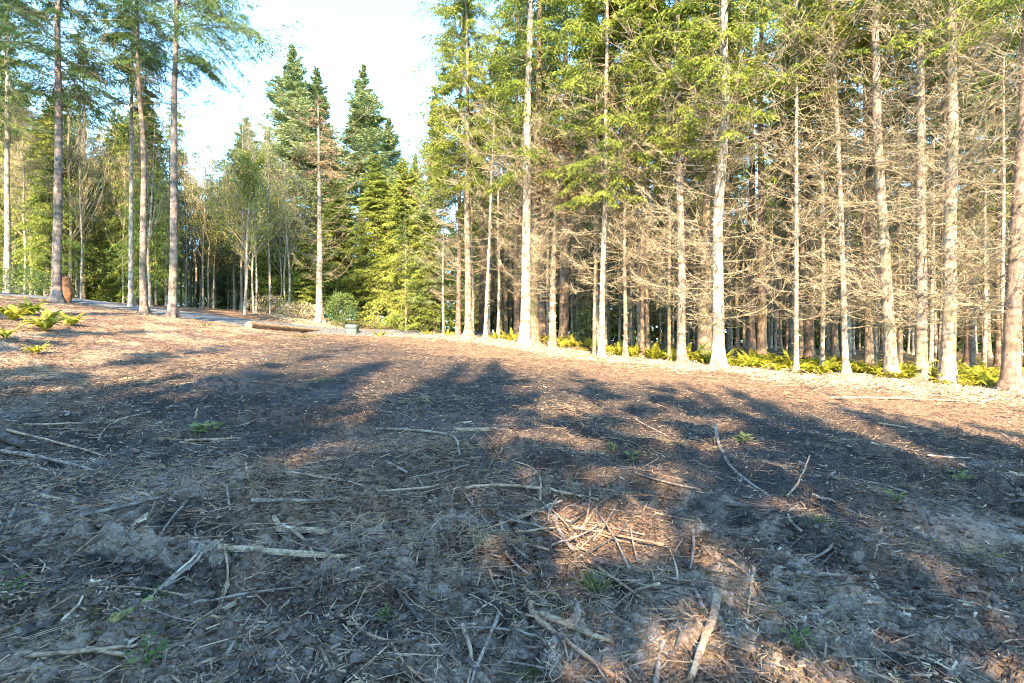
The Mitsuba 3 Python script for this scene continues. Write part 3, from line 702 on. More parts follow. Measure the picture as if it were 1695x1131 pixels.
for i, (x, yt, yb, w) in enumerate(((-.9, 13.3, -10, .9), (.6, 12.8, -13, .95), (2.0, 12.0, -9, .8), (-.3, 9.5, -7, .40), (1.4, 6.5, -6.5, .6), (-2.6, 7.5, -7, .5), (5.6, 13.0, -14, .35), (8.6, 11.4, -15, .33), (-5.5, 11.0, -14, .5), (-7.6, 13.5, -9, .8), (-10.5, 15.5, -6, .9), (-13.5, 17.5, -2, .8), (-5.2, 16.0, -14, .45))):
    shade_tree(x, yt, yb, 'kind_gappy', 20., 'open crowned conifer behind the viewpoint', w, i * 50)
for i, (x, y, q) in enumerate(((-13.2, 8.2, 1.0), (-16.2, 7.0, 1.05), (-18.5, 9.5, 1.0), (-21, 8, 1.1))):
    inst('shade_conifer', ['kind_forest_b', 'kind_forest_a'][i % 2], x, y, s=1.15, sz=q, rot=i * 77, label='conifer beside the viewpoint shading the left trees', group='conifers left of the viewpoint')

# ------------------------------------------------------------------ ferns, shrubs
def fern_fronds(rng, n, L):
    out = []
    for i in range(n):
        az = i / n * 2 * np.pi + rng.normal(0, .25)
        l = L * rng.uniform(.65, 1.1)
        s = np.linspace(0, 1, 22)
        h = l * s * .72
        z = l * (rng.uniform(1.0, 1.5) * s - rng.uniform(.6, 1.15) * s ** 2)
        ax = np.stack([h * np.cos(az), h * np.sin(az), z], 1)
        t = norm(np.gradient(ax, axis=0)); sd = norm(np.cross(t, [0, 0, 1.]))
        m = MB()
        m.add(*tubes(ax[None, ::3], np.full((1, 8), .004), 3))
        w = l * .20 * np.minimum(1, s * 5 + .2) * (1.03 - s) ** .7
        for sg in (-1, 1):
            m.add(*blades(ax[1:], sd[1:] * sg + t[1:] * .35 - [0, 0, .25], t[1:], w[1:] * rng.uniform(.8, 1.15, 21), l * .05))
        out.append(m)
    return out
for j, nm in enumerate(('kind_fern_a', 'kind_fern_b', 'kind_fern_c')):
    m = MB()
    for q in fern_fronds(np.random.default_rng(300 + j), 18, .62):
        m.add(*q.get())
    proto(nm, {'fronds': mikit.ply(m.get(), 'fern_green')})
nf = 0
rng = np.random.default_rng(77)
for _ in range(4000):
    if nf >= 280:
        break
    px = rng.uniform(800, 1760) if rng.uniform() < .93 else rng.uniform(600, 800)
    x0 = None
    t = .7 + 5.5 * rng.uniform(0, 1) ** 1.5
    ys = np.linspace(11, 34, 400); xs = Xof(px, ys)
    y = ys[np.argmin(np.abs(ys - edge_y(xs) - t))]; x = Xof(px, y)
    if (px < 940 and rng.uniform() < .5) or meshkit.noise(np.array([[x * .55, y * .55, 3.]]))[0] < .15:
        continue
    inst('sword_fern', rng.choice(['kind_fern_a', 'kind_fern_b', 'kind_fern_c']), x, y, s=rng.uniform(.45, 1.15), rot=rng.uniform(0, 360), label='yellow green fern on the forest floor behind the edge trunks', cat='fern', group='ferns on the forest floor')
    nf += 1
for i, (px, d, s, lb) in enumerate(((75, 12., 1.0, 'largest yellow green fern clump at the left edge of the clearing'), (22, 13., .9, 'fern clump cut by the left edge behind the largest fern'), (118, 13.2, .75, 'drooping fern right of the largest left clump'), (50, 14.5, .9, 'fern behind the left clump under the shaded conifer'), (8, 10.5, .45, 'small dark fern low at the left edge'), (60, 9.6, .42, 'small dark fern sprig in front of the left clump'))):
    k = key('sword_fern')
    off = place_ground(px, d)
    labels[k] = {'label': lb, 'category': 'fern'}
    for q, m in enumerate(fern_fronds(np.random.default_rng(400 + i), 24, .72 * s)):
        v, f = m.get()
        scene[k + '__frond' + (f'_{q:03d}' if q else '')] = mikit.ply((v + off, f), 'fern_green')

def shrub(label, px, d, h, w, n, leaf, fol, seed, name='shrub'):
    rng = np.random.default_rng(seed)
    k = key(name); off = place_ground(px, d)
    a = rng.normal(0, 1, (n, 3)); a = norm(a) * (rng.uniform(.25, 1, (n, 1)) ** .5)
    lump = 1 + .5 * (meshkit.fbm(a * 2.2 + seed, 2) - .5)
    pos = a * lump[:, None] * np.array([w / 2, w / 2, h / 2]) + [0, 0, h / 2]
    m = MB(); m.add(*blades(pos, norm(a) + rng.normal(0, .7, a.shape), rng.normal(0, 1, a.shape), leaf * rng.uniform(.6, 1.3, n), leaf * .5))
    st = MB(); ns = 22
    e = pos[rng.integers(0, n, ns)]
    b = np.zeros((ns, 3)); b[:, :2] = rng.normal(0, .06 * w, (ns, 2)); b[:, 2] = -.1
    st.add(*tubes(np.stack([b, (b + e) / 2 + rng.normal(0, .04, e.shape) + [0, 0, .1 * h], e], 1), np.full((ns, 3), .008), 3))
    v, f = m.get(); scene[k + '__leaves'] = mikit.ply((v + off, f), fol)
    v, f = st.get(); scene[k + '__stems'] = mikit.ply((v + off, f), 'stick_grey')
    labels[k] = {'label': label, 'category': 'shrub'}
shrub('rounded glossy green shrub right of the bright white trunk', 566, 28.5, 1.9, 1.7, 2600, .10, 'shrub_green', 1)
shrub('low yellow green bushes on the bank right of the utility box', 622, 30, .65, 2.2, 1400, .09, 'young_green', 2)
shrub('low green bush by the shaded conifer boughs', 668, 31, .8, 2.0, 1200, .10, 'shrub_green', 3)
shrub('leafy green bush inside the forest between two thin trunks', 972, 23, 1.6, 1.2, 1500, .10, 'shrub_green', 4)
shrub('dry tan undergrowth left of the bright white trunk', 500, 29, .8, 2.4, 1400, .12, 'dry_grass', 5)
shrub('dry tan bramble heap left of the white bare stems', 445, 30, 1.0, 2.4, 1400, .12, 'dry_grass', 6)
shrub('dark bush left of the shaded mossy conifer', 40, 22, 1.2, 2.0, 1400, .10, 'shrub_green', 7)

# ------------------------------------------------------------------ logs, stump, utility box
def limb(path, r0, r1, sides=9, rough=.16, seed=0, cap=True):
    rng = np.random.default_rng(seed)
    p = np.asarray(path, float); n = len(p)
    r = np.linspace(r0, r1, n) * (1 + rough * rng.uniform(-1, 1, n))
    v, f = tubes(p[None], r[None], sides)
    ctr = np.repeat(p, sides, 0)
    v = ctr + (v - ctr) * (1 + rough * (meshkit.noise(v * (1.2 / max(r0, .01)) * .35 + seed * 3.7) - .5) * 2)[:, None]
    if cap:
        a = len(v)
        e = norm((p[0] - p[1])[None])[0] * r0 * .25, norm((p[-1] - p[-2])[None])[0] * r1 * .5
        v = np.vstack([v, p[0] + e[0], p[-1] + e[1]])
        j = np.arange(sides)
        f = np.vstack([f, np.stack([(j + 1) % sides, j, np.full(sides, a)], 1), np.stack([(n - 1) * sides + j, (n - 1) * sides + (j + 1) % sides, np.full(sides, a + 1)], 1)])
    return v, f

def on_ground(xy, lift):
    """a rigid or slightly bent piece lying on the ground: follows the ground only loosely."""
    xy = np.asarray(xy)
    z = ground_h(xy[:, 0], xy[:, 1])
    n = len(z)
    if n > 4:
        t = np.linspace(0, 1, n)
        deg = 1 if np.ptp(z) < .25 else 2
        line = np.polyval(np.polyfit(t, z, deg), t)
        over = z - line
        line = line + .55 * max(over.max(), 0)
        z = np.maximum(line, z - .6 * lift) * .7 + line * .3
    return np.column_stack([xy, z + lift])

def log(label, a, b, d0, d1, r0, r1, mat, seed, lift=.7, name='fallen_log'):
    p0, p1 = np.array([Xof(a, d0), d0]), np.array([Xof(b, d1), d1])
    q = p0 + (p1 - p0) * np.linspace(0, 1, 24)[:, None]
    k = key(name)
    path = on_ground(q, r0 * lift)
    labels[k] = {'label': label, 'category': 'log'}
    scene[k + '__bark'] = mikit.ply(limb(path, r0, r1, 12, .10, seed, cap=False), mat, smooth=50)
    e = norm((path[0] - path[3])[None])[0]
    dv, df = limb(np.stack([path[0] - e * .05, path[0] + e * .02]), r0 * .93, r0 * .93, 12, .03, seed)
    scene[k + '__cut_end'] = mikit.ply((dv, df), 'split_wood')
log('long brown log lying on the bank below the gravel track', 412, 527, hit(412, 544)[1], hit(527, 551)[1], .145, .085, 'log_bark', 1)
log('pale log lying on the forest floor right of the brown pair of trunks', 728, 768, 25.5, 25.8, .13, .11, 'stick_grey', 2)
log('mossy log lying among the ferns behind the tall pale middle conifer', 880, 962, 24.5, 23.6, .16, .14, 'stick_grey', 3)
log('fallen branch at the forest edge left of the thick leaning conifer', 1330, 1410, 14.2, 14.0, .03, .02, 'split_wood', 4)

k = key('stump')
off = place_ground(109, 21)
zz = np.array([-.3, 0, .2, .45, .7, .92])
m = MB(); m.add(*limb(np.column_stack([.03 * np.sin(zz * 5), 0 * zz, zz]), .20, .145, 18, .24, 9, cap=False))
v, f = m.get(); v[:, 2] += (v[:, 2] > .85) * .34 * (meshkit.noise(v * 9) - .4)
scene[k + '__bark'] = mikit.ply((v + off, f), 'rotten_wood', smooth=60)
m = MB(); m.add(*limb(np.array([[0, 0, .78], [0, 0, .86]]), .14, .11, 14, .2, 3))
v, f = m.get(); scene[k + '__broken_top'] = mikit.ply((v + off, f), 'rotten_wood')
labels[k] = {'label': 'rotten orange brown stump beside the shaded mossy conifer', 'category': 'stump'}

import manifold3d as m3
def rounded(w, d, h, r, z=0.):
    s = m3.Manifold.sphere(r, 20)
    return m3.Manifold.batch_hull([s.translate([x * (w / 2 - r), y * (d / 2 - r), z + zq]) for x in (-1, 1) for y in (-1, 1) for zq in (r, h - r)])
k = key('utility_box')
bq = hit(583, 554); off = np.array([bq[0], bq[1], float(ground_h(bq[:1], bq[1:])[0])])
bs = bq[1] / 26.5 * 1.15
R0 = rounded(.50, .50, .38, .08, -.12)
R1 = rounded(.53, .53, .22, .10, .20)
for nm, mm in (('body', R0), ('lid', R1)):
    me = mm.to_mesh()
    scene[k + '__' + nm] = mikit.ply((me.vert_properties[:, :3] * bs + off, me.tri_verts), 'box_paint', smooth=40)
labels[k] = {'label': 'low grey green utility box with rounded lid on the bank', 'category': 'utility box'}

# ------------------------------------------------------------------ sticks that can be told apart, from pixel paths
def stick(label, path, th, mat, seed, flat=False, side=0, name='stick', tap=.55, lift=.45, cat='stick', group=None):
    rng = np.random.default_rng(5000 + seed)
    g = np.array([hit(*q) for q in path])
    d = g[:, 1].mean()
    r = th / FOC * d / 2
    if len(g) > 2:
        sp = CubicSpline(np.linspace(0, 1, len(g)), g); q = sp(np.linspace(0, 1, 20))
    else:
        q = g[0] + (g[1] - g[0]) * np.linspace(0, 1, 20)[:, None]
    ln = np.linalg.norm(g[-1] - g[0])
    nrm = np.array([-(g[-1] - g[0])[1], (g[-1] - g[0])[0]]) / max(ln, 1e-6)
    s = np.linspace(0, 1, 20)
    q = q + nrm * (ln * (.005 * np.sin(s * 9 + rng.uniform(0, 6)) + rng.uniform(-.03, .03) * np.sin(s * np.pi)))[:, None]
    p = on_ground(q, r * lift)
    k = key(name)
    labels[k] = {'label': label, 'category': cat}
    if group:
        labels[k]['group'] = group
    if flat:
        w3 = nrm_to3(nrm) + np.array([0, 0, rng.uniform(-.25, .35)])
        w3 = w3 / np.linalg.norm(w3)
        up = np.array([0, 0, 1.0])
        wid = r * (1 + .22 * (meshkit.noise(np.stack([s * 9, 0 * s, 0 * s + seed], 1)) - .5))
        strip = 5                                          # split grain: strips of uneven length and height
        m = MB()
        for q2 in range(strip):
            a0, a1 = -1 + 2 * q2 / strip, -1 + 2 * (q2 + 1) / strip - .04
            i0, i1 = int(rng.integers(0, 4)), 20 - int(rng.integers(0, 5))
            hh = r * rng.uniform(.35, .6)
            pp, ww = p[i0:i1], wid[i0:i1, None]
            ring = np.stack([pp + w3 * a0 * ww - up * r * .3, pp + w3 * a1 * ww - up * r * .3, pp + w3 * a1 * ww * .97 + up * hh, pp + w3 * (a0 + .05) * ww + up * hh * rng.uniform(.8, 1.1)], 1)
            n2 = len(pp)
            ii2, jj2 = np.meshgrid(np.arange(n2 - 1), np.arange(4), indexing='ij')
            qd = np.stack([ii2 * 4 + jj2, ii2 * 4 + (jj2 + 1) % 4, (ii2 + 1) * 4 + (jj2 + 1) % 4, (ii2 + 1) * 4 + jj2], -1).reshape(-1, 4)
            e4 = (n2 - 1) * 4
            m.add(ring.reshape(-1, 3), np.vstack([qd[:, [0, 1, 2]], qd[:, [0, 2, 3]], [[0, 2, 1], [0, 3, 2], [e4, e4 + 1, e4 + 2], [e4, e4 + 2, e4 + 3]]]))
        v, f = m.get()
        scene[k] = mikit.ply((v, f), mat)
    else:
        m = MB(); m.add(*limb(p, r, r * tap, 9, .13, seed))
        for _ in range(side):
            i = rng.integers(5, 17); e = norm((p[i + 1] - p[i])[None])[0]
            dv = norm((e + nrm_to3(nrm) * rng.choice([-1, 1]) * rng.uniform(.5, 1.1) + np.array([0, 0, rng.uniform(.0, .35)]))[None])[0]
            l2 = ln * rng.uniform(.12, .3)
            m.add(*limb(p[i] + dv * (np.linspace(0, 1, 7) * l2)[:, None], r * .4, r * .15, 5, .1, seed))
        scene[k] = mikit.ply(m.get(), mat, smooth=60)
def nrm_to3(a):
    return np.array([a[0], a[1], 0.])

STICKS = [
 ('long bent grey branch at the left edge', [(2, 745), (80, 752), (155, 773)], 8, 'stick_grey'),
 ('straight pale stick above the bent grey branch at the left edge', [(10, 723), (95, 732), (175, 741)], 5, 'stick_tan'),
 ('peeled brown stick lying level in the left foreground', [(110, 838), (211, 833)], 7, 'stick_red'),
 ('long tapering branch below the level peeled stick', [(83, 866), (180, 850), (273, 828)], 8, 'stick_grey'),
 ('short stub resting on the level peeled stick', [(200, 818), (218, 834)], 5, 'stick_tan'),
 ('short blotchy whitish branch piece in the left foreground', [(135, 868), (150, 890), (168, 914)], 10, 'stick_grey'),
 ('straight brown stick slanting up towards the split plank', [(223, 992), (300, 960), (369, 924)], 7, 'stick_grey'),
 ('grey broken stick lying level left of centre', [(416, 852), (500, 850), (554, 845)], 8, 'stick_grey'),
 ('thin reddish stick slanting in front of the pale slab', [(351, 1056), (400, 1034), (451, 1003)], 4, 'stick_red'),
 ('mossy upright broken branch in the lower left corner', [(190, 1081), (215, 1055), (250, 1018)], 14, 'stick_moss'),
 ('thin curved pale twig left of the mossy branch', [(150, 1051), (165, 1010), (223, 973)], 3, 'stick_tan'),
 ('short pale stick at the far left, lying level', [(33, 838), (83, 840)], 6, 'stick_tan'),
 ('short stub standing across the short pale stick', [(15, 868), (28, 840)], 8, 'stick_grey'),
 ('thin pale stick above the level peeled one', [(70, 823), (130, 822)], 5, 'split_wood'),
 ('short dark tipped stick left of the curved one', [(639, 778), (674, 793)], 6, 'stick_grey'),
 ('thin slightly curved stick in front of centre left', [(476, 795), (540, 806), (602, 823)], 4, 'stick_tan'),
 ('pale stick lying across a short one near centre', [(627, 825), (680, 822), (727, 814)], 5, 'stick_tan'),
 ('short stick crossed by the pale one near centre', [(617, 820), (639, 845)], 4, 'stick_grey'),
 ('thin bow shaped branch arching in the middle of the clearing', [(622, 711), (727, 721), (757, 742), (763, 775)], 5, 'stick_grey'),
 ('long pale branch curving down to the right at centre', [(770, 820), (850, 816), (930, 832), (990, 853)], 6, 'stick_tan'),
 ('grey bent root piece below the pale curving branch', [(920, 860), (933, 890), (963, 925)], 9, 'stick_grey'),
 ('brown stick running down from the green grass tuft', [(973, 930), (1020, 962), (1066, 993)], 6, 'stick_red'),
 ('long thick reddish branch reaching the bottom edge', [(879, 996), (905, 1032), (980, 1082), (1058, 1133)], 11, 'stick_red'),
 ('thick tan branch lying above the long reddish one', [(895, 1011), (965, 1036), (1015, 1052)], 13, 'stick_tan'),
 ('heaviest pale branch standing up from the bottom edge', [(1189, 1001), (1178, 1052), (1141, 1133)], 17, 'stick_tan'),
 ('grey stick leaning on top of the heaviest branch', [(1146, 971), (1158, 1003), (1171, 1031)], 8, 'stick_grey'),
 ('thin reddish branch crossing behind the heaviest one', [(1018, 1091), (1070, 1064), (1111, 1046), (1191, 1016)], 5, 'stick_red'),
 ('thick grey stump of a branch at the bottom edge', [(1081, 1133), (1090, 1095), (1096, 1063)], 12, 'stick_grey'),
 ('short red stick right of the heaviest branch', [(1186, 1081), (1241, 1126)], 6, 'stick_red'),
 ('long curved branch in the dark mud right of centre', [(1182, 720), (1200, 765), (1240, 798), (1299, 816)], 6, 'stick_grey'),
 ('thin straight stick meeting the end of the long curved branch', [(1304, 813), (1339, 773)], 4, 'stick_tan'),
 ('thin dark stick below the long curved branch', [(1316, 833), (1412, 880), (1444, 893)], 4, 'stick_dark'),
 ('brown stick right of the thin dark one', [(1387, 830), (1440, 850), (1487, 870)], 6, 'stick_grey'),
 ('pale stick ending at the brown one on the right', [(1346, 845), (1417, 840)], 4, 'stick_tan'),
 ('grey half buried stick in the smooth mud on the right', [(1319, 978), (1402, 991)], 9, 'stick_grey'),
 ('knobbly pale branch bent in the lower right mud', [(1442, 962), (1472, 1012), (1514, 1021)], 7, 'stick_tan'),
 ('stub of wood at the right edge', [(1670, 788), (1700, 794)], 8, 'stick_tan'),
 ('thin white stick far right in the dark mud', [(1442, 755), (1497, 760)], 4, 'split_wood'),
 ('short curved stick above the long curved branch', [(1256, 760), (1291, 773)], 3, 'stick_grey'),
 ('black rotten stick in the lower right mud', [(1452, 1048), (1512, 1078)], 8, 'stick_dark'),
 ('thin stick in the dark mud on the left, rising right', [(180, 700), (250, 693)], 4, 'stick_tan'),
 ('thin pale stick near the left edge above the straight pale one', [(40, 712), (135, 701)], 4, 'stick_tan'),
 ('thin stick under a moss patch left of centre', [(306, 728), (399, 721)], 5, 'stick_tan'),
 ('thin stick behind the moss patch left of centre', [(281, 688), (351, 678)], 3, 'stick_grey'),
 ('small pale stick lying far back in the dark mud', [(288, 644), (321, 636)], 3, 'split_wood'),
 ('thin dark pair of twigs in the dark mud', [(361, 751), (466, 753)], 4, 'stick_dark'),
 ('short dark stick at the back of the dark mud', [(441, 653), (491, 660)], 4, 'stick_dark'),
 ('pale stick lying level under the long curving pale branch', [(845, 852), (930, 848)], 7, 'split_wood'),
 ('black stick in the brush heap at centre', [(850, 860), (905, 895)], 6, 'stick_dark'),
 ('tan stick rising right in the brush heap at centre', [(935, 896), (990, 855)], 6, 'stick_tan'),
 ('thin white fallen branch along the forest edge on the right', [(1375, 660), (1480, 661), (1600, 669)], 4, 'split_wood'),
 ('pale fallen twig at the foot of the stoutest conifer', [(1505, 652), (1600, 662)], 3, 'split_wood'),
 ('thin pale stick in the shade edge on the right', [(1454, 706), (1502, 709)], 3, 'split_wood'),
 ('burnt black log end at the left edge', [(-6, 731), (38, 741)], 17, 'stick_dark'),
 ('long thin twig from the pale slab to the lower left', [(230, 1040), (330, 1050), (420, 1010)], 3, 'stick_grey'),
 ('thin leaning twig in the left foreground mud', [(85, 955), (150, 925), (205, 905)], 3, 'stick_tan'),
 ('dark crooked twig left of the split plank', [(205, 905), (260, 885), (330, 860)], 3, 'stick_dark'),
 ('pair of pale twigs lying right of the brush heap', [(1085, 880), (1160, 893)], 3, 'stick_tan'),
 ('slim twig in the dark mud left of the green seedling', [(1050, 700), (1110, 727)], 3, 'stick_grey'),
 ('thin grey twig between the ruts', [(1115, 760), (1175, 790)], 3, 'stick_grey'),
]
for i, (lb, path, th, mat) in enumerate(STICKS):
    stick(lb, path, th, mat, i, side=(2 if i in (0, 3, 22, 29, 35, 19) else 1 if th > 6 else 0))
for i, (lb, path, th) in enumerate([
    ('long split plank with splintered ends in the left foreground', [(361, 938), (572, 936)], 10),
    ('short split pale chunk behind the long split plank', [(454, 889), (547, 891)], 15),
    ('small pale slab in front of the long split plank', [(354, 996), (396, 970)], 11),
    ('flat pale slab on the sunny spot right of the arching branch', [(752, 719), (822, 727)], 8),
    ('small pale chip near the moss patch', [(321, 711), (351, 703)], 7),
    ('tan splinter leaning against the split chunk', [(452, 880), (474, 895)], 8),
    ('pale splinter near the sunlit grass', [(735, 912), (762, 922)], 7),
    ('broad pale splinter on the clay left of centre', [(362, 968), (380, 958)], 9),
    ('pale bark flake in the left foreground', [(215, 885), (245, 878)], 9)]):
    stick(lb, path, th, 'split_wood', 200 + i, flat=True, name='split_wood_piece', cat='split wood')
rng = np.random.default_rng(9)
for i in range(120):                                     # more sticks of no special look
    a = rng.uniform(0, 2 * np.pi)
    px, py = rng.uniform(10, 1690), 640 + 480 * rng.uniform(0, 1) ** 1.1
    if py < 660 + max(0, px - 900) * .10:
        continue
    g = hit(px, py); l = rng.uniform(.18, .65) * (1 if g[1] < 7 else 1.5)
    q = g + np.array([np.cos(a), np.sin(a)]) * (np.linspace(-.5, .5, 12) * l)[:, None]
    q += np.array([-np.sin(a), np.cos(a)]) * (np.sin(np.linspace(0, np.pi, 12)) * rng.normal(0, .07) * l)[:, None]
    r = rng.uniform(.005, .013)
    k = key('loose_stick')
    scene[k] = mikit.ply(limb(on_ground(q, r * .8), r, r * .5, 6, .12, i), str(rng.choice(['stick_grey', 'stick_tan', 'stick_red', 'stick_grey', 'stick_dark', 'chip_pale'])), smooth=60)
    labels[k] = {'label': 'loose broken stick lying on the churned mud', 'category': 'stick', 'group': 'loose sticks on the mud'}

rng = np.random.default_rng(19)
for i in range(34):                                      # the brush heap at the centre
    px, py = [(905, 868), (955, 875), (860, 850), (1000, 890)][i % 4]
    g = hit(px + rng.normal(0, 34), py + rng.normal(0, 14)); l = rng.uniform(.2, .75); a = rng.uniform(0, np.pi)
    q = g + np.array([np.cos(a), np.sin(a)]) * (np.linspace(-.5, .5, 12) * l)[:, None]
    q += np.array([-np.sin(a), np.cos(a)]) * (np.sin(np.linspace(0, np.pi, 12)) * rng.normal(0, .06) * l)[:, None]
    r = rng.uniform(.004, .011)
    p = on_ground(q, r * .8); p[:, 2] += np.linspace(0, 1, 12) * rng.uniform(0, .05) + rng.uniform(0, .02)
    k = key('brush_stick')
    scene[k] = mikit.ply(limb(p, r, r * .5, 6, .12, i), str(rng.choice(['stick_grey', 'stick_red', 'stick_dark', 'stick_tan'])), smooth=60)
    labels[k] = {'label': 'stick tangled in the low brush heap at the centre of the foreground', 'category': 'stick', 'group': 'sticks of the brush heap'}

# ------------------------------------------------------------------ litter: chips, twigs, needles, clods
def scatter(rng, n, y0, y1, power, half=1.02):
    y = (y0 ** (1 - power) + (y1 ** (1 - power) - y0 ** (1 - power)) * rng.uniform(0, 1, n)) ** (1 / (1 - power))
    return rng.uniform(-half, half, n) * (y + .4), y

def thin_pieces(rng, x, y, L, r, lift, tilt=.25, bend=.1):
    n = len(x); a = rng.uniform(0, 2 * np.pi, n)
    d = np.stack([np.cos(a), np.sin(a), rng.normal(0, tilt, n)], 1)
    z = ground_h(x, y) + lift
    c = np.stack([x, y, z], 1)
    s = np.array([-.5, 0, .5])
    p = c[:, None] + d[:, None] * (s[:, None] * L[:, None, None])
    p[:, 1, :2] += rng.normal(0, 1, (n, 2)) * (L * bend)[:, None]
    return tubes(p, np.broadcast_to(r[:, None], (n, 3)) * np.array([1, 1, .5]), 3)

def chips(rng, x, y, L, W):
    n = len(x)
    p = np.stack([x, y, ground_h(x, y) + .006 + W * .15], 1)
    a = rng.uniform(0, 2 * np.pi, n)
    d = np.stack([np.cos(a), np.sin(a), rng.normal(0, .25, n)], 1)
    s = np.stack([-np.sin(a), np.cos(a), rng.normal(0, .5, n)], 1)
    up = norm(np.cross(d, s)) * (W * .28)[:, None]
    d, s = d * (L / 2)[:, None], s * (W / 2)[:, None]
    v = np.stack([p - d - s * .6 - up, p - d * .9 + s - up, p + d + s * .5 - up, p + d * .8 - s - up, p - d - s * .6 + up, p - d * .9 + s + up, p + d + s * .5 + up, p + d * .8 - s + up], 1).reshape(-1, 3)
    q = np.array([[0, 1, 2, 3], [4, 7, 6, 5], [0, 4, 5, 1], [1, 5, 6, 2], [2, 6, 7, 3], [3, 7, 4, 0]])
    f = np.vstack([q[:, [0, 1, 2]], q[:, [0, 2, 3]]])[:, ::-1]
    return v, (f[None] + (np.arange(n) * 8)[:, None, None]).reshape(-1, 3)

def stuff(name, m, mat, label, cat):
    scene[name] = m.ply(mat)
    labels[name] = {'kind': 'stuff', 'label': label, 'category': cat}

def patchy(rng, x, y, seed, lo=.36, hi=.6, s=1.1):
    w = np.clip((meshkit.fbm(np.stack([x * s, y * s, 0 * x], -1), 3, seed) - lo) / (hi - lo), .06, 1)
    k = rng.uniform(0, 1, len(x)) < w
    return x[k], y[k]

rng = np.random.default_rng(21)
x, y = patchy(rng, *scatter(rng, 15000, 1.6, 16, 1.2), 61)
m = MB(); m.add(*chips(rng, x, y, rng.gamma(2., .015, len(x)) + .012, rng.uniform(.004, .014, len(x))))
stuff('pale_wood_chips', m, 'chip_pale', 'pale wood chips and splinters strewn over the mud', 'wood chips')
x, y = patchy(rng, *scatter(rng, 16000, 1.6, 18, 1.3), 62)
m = MB(); m.add(*chips(rng, x, y, rng.gamma(2., .016, len(x)) + .012, rng.uniform(.005, .018, len(x))))
stuff('brown_wood_chips', m, 'chip_brown', 'brown bark bits and wood chips in the mud', 'wood chips')
x, y = patchy(rng, *scatter(rng, 3600, 1.6, 17, 1.7), 63)
m = MB(); m.add(*thin_pieces(rng, x, y, rng.gamma(2.2, .07, len(x)) + .04, rng.uniform(.0015, .004, len(x)), .008, .12))
stuff('brown_twigs', m, 'stick_red', 'thin brown twigs scattered over the mud', 'twigs')
x, y = patchy(rng, *scatter(rng, 5500, 1.6, 17, 1.7), 64)
m = MB(); m.add(*thin_pieces(rng, x, y, rng.gamma(2.2, .07, len(x)) + .04, rng.uniform(.0015, .004, len(x)), .008, .12))
stuff('pale_twigs', m, 'stick_tan', 'thin pale twigs scattered over the mud', 'twigs')
x, y = patchy(rng, *scatter(rng, 7000, 1.6, 15, 1.5), 65)
m = MB(); m.add(*thin_pieces(rng, x, y, rng.gamma(2.2, .09, len(x)) + .06, rng.uniform(.002, .006, len(x)), .006, .12))
stuff('dark_twigs', m, 'stick_dark', 'thin dark wet twigs pressed into the mud', 'twigs')
# clods
ico = trimesh.creation.icosphere(subdivisions=0)
x, y = patchy(rng, *scatter(rng, 20000, 1.5, 9, 1.5), 66, .40, .60)
n = len(x)
r = np.minimum(rng.gamma(1.5, .008, n) + .004, .030)
base = np.asarray(ico.vertices)
off3 = np.stack([x, y, ground_h(x, y) - r * .05], 1)
v = base[None] * (r[:, None, None] * np.array([1.1, 1., .75])) * (1 + 1.5 * (meshkit.noise((base[None] * 2.6 + rng.uniform(0, 99, (n, 1, 3)))) - .5))[..., None]
v = (v + off3[:, None]).reshape(-1, 3)
f = (np.asarray(ico.faces)[None] + (np.arange(n) * len(base))[:, None, None]).reshape(-1, 3)
scene['mud_clods'] = mikit.ply((v, f), 'clod_mud')
labels['mud_clods'] = {'kind': 'stuff', 'label': 'small dark lumps of mud on the churned soil', 'category': 'mud clods'}
# needles and straw further back
x, y = scatter(rng, 60000, 4.5, 21, 1.1)
t = y - edge_y(x)
k = (t > -6 + 1.5 * rng.normal(0, 1, len(x))) & (t < 1.5) | ((x < -5) & (y > 7.5) & (rng.uniform(0, 1, len(x)) < .5))
x, y = patchy(rng, x[k], y[k], 67, .3, .6)
m = MB(); m.add(*thin_pieces(rng, x, y, rng.gamma(2.2, .05, len(x)) + .04, rng.uniform(.003, .007, len(x)), .01, .2))
stuff('needle_litter_layer', m, 'needle_litter', 'orange brown needle and twig litter on the slope', 'litter')
x = rng.uniform(-14, 16, 26000); y = edge_y(x) + rng.normal(-.9, .95, len(x))
x, y = patchy(rng, x, y, 68, .3, .55, .8)
m = MB(); m.add(*thin_pieces(rng, x, y, rng.gamma(2.2, .07, len(x)) + .05, rng.uniform(.004, .012, len(x)), .012, .3))
stuff('straw_litter_layer', m, 'straw_litter', 'pale straw coloured litter along the forest edge', 'litter')

# green bits
def tuft(label, px, py, h, n, mat, seed, name='grass_tuft', spread=.035, cat='grass tuft', wide=.006):
    rng = np.random.default_rng(700 + seed)
    g = hit(px, py); off = np.array([g[0], g[1], float(ground_h(g[:1], g[1:])[0]) - .01])
    b = np.zeros((n, 3)); b[:, :2] = rng.normal(0, spread, (n, 2))
    d = norm(np.stack([rng.normal(0, .4, n), rng.normal(0, .4, n), np.full(n, 1.)], 1) + np.column_stack([b[:, :2] * 4, np.zeros(n)]))
    m = MB(); L = h * .75 * rng.uniform(.4, 1.1, n)
    s = np.array([0, .4, .75, 1])
    p = b[:, None] + d[:, None] * (s[:, None] * L[:, None, None]); bd = d * [1, 1, 0]
    p += bd[:, None] * ((s ** 2)[:, None] * L[:, None, None] * .5)
    m.add(*tubes(p + off, np.array([1, .9, .6, .1])[None] * np.full((n, 1), wide / 2), 3))
    k = key(name); scene[k] = m.ply(mat); labels[k] = {'label': label, 'category': cat}
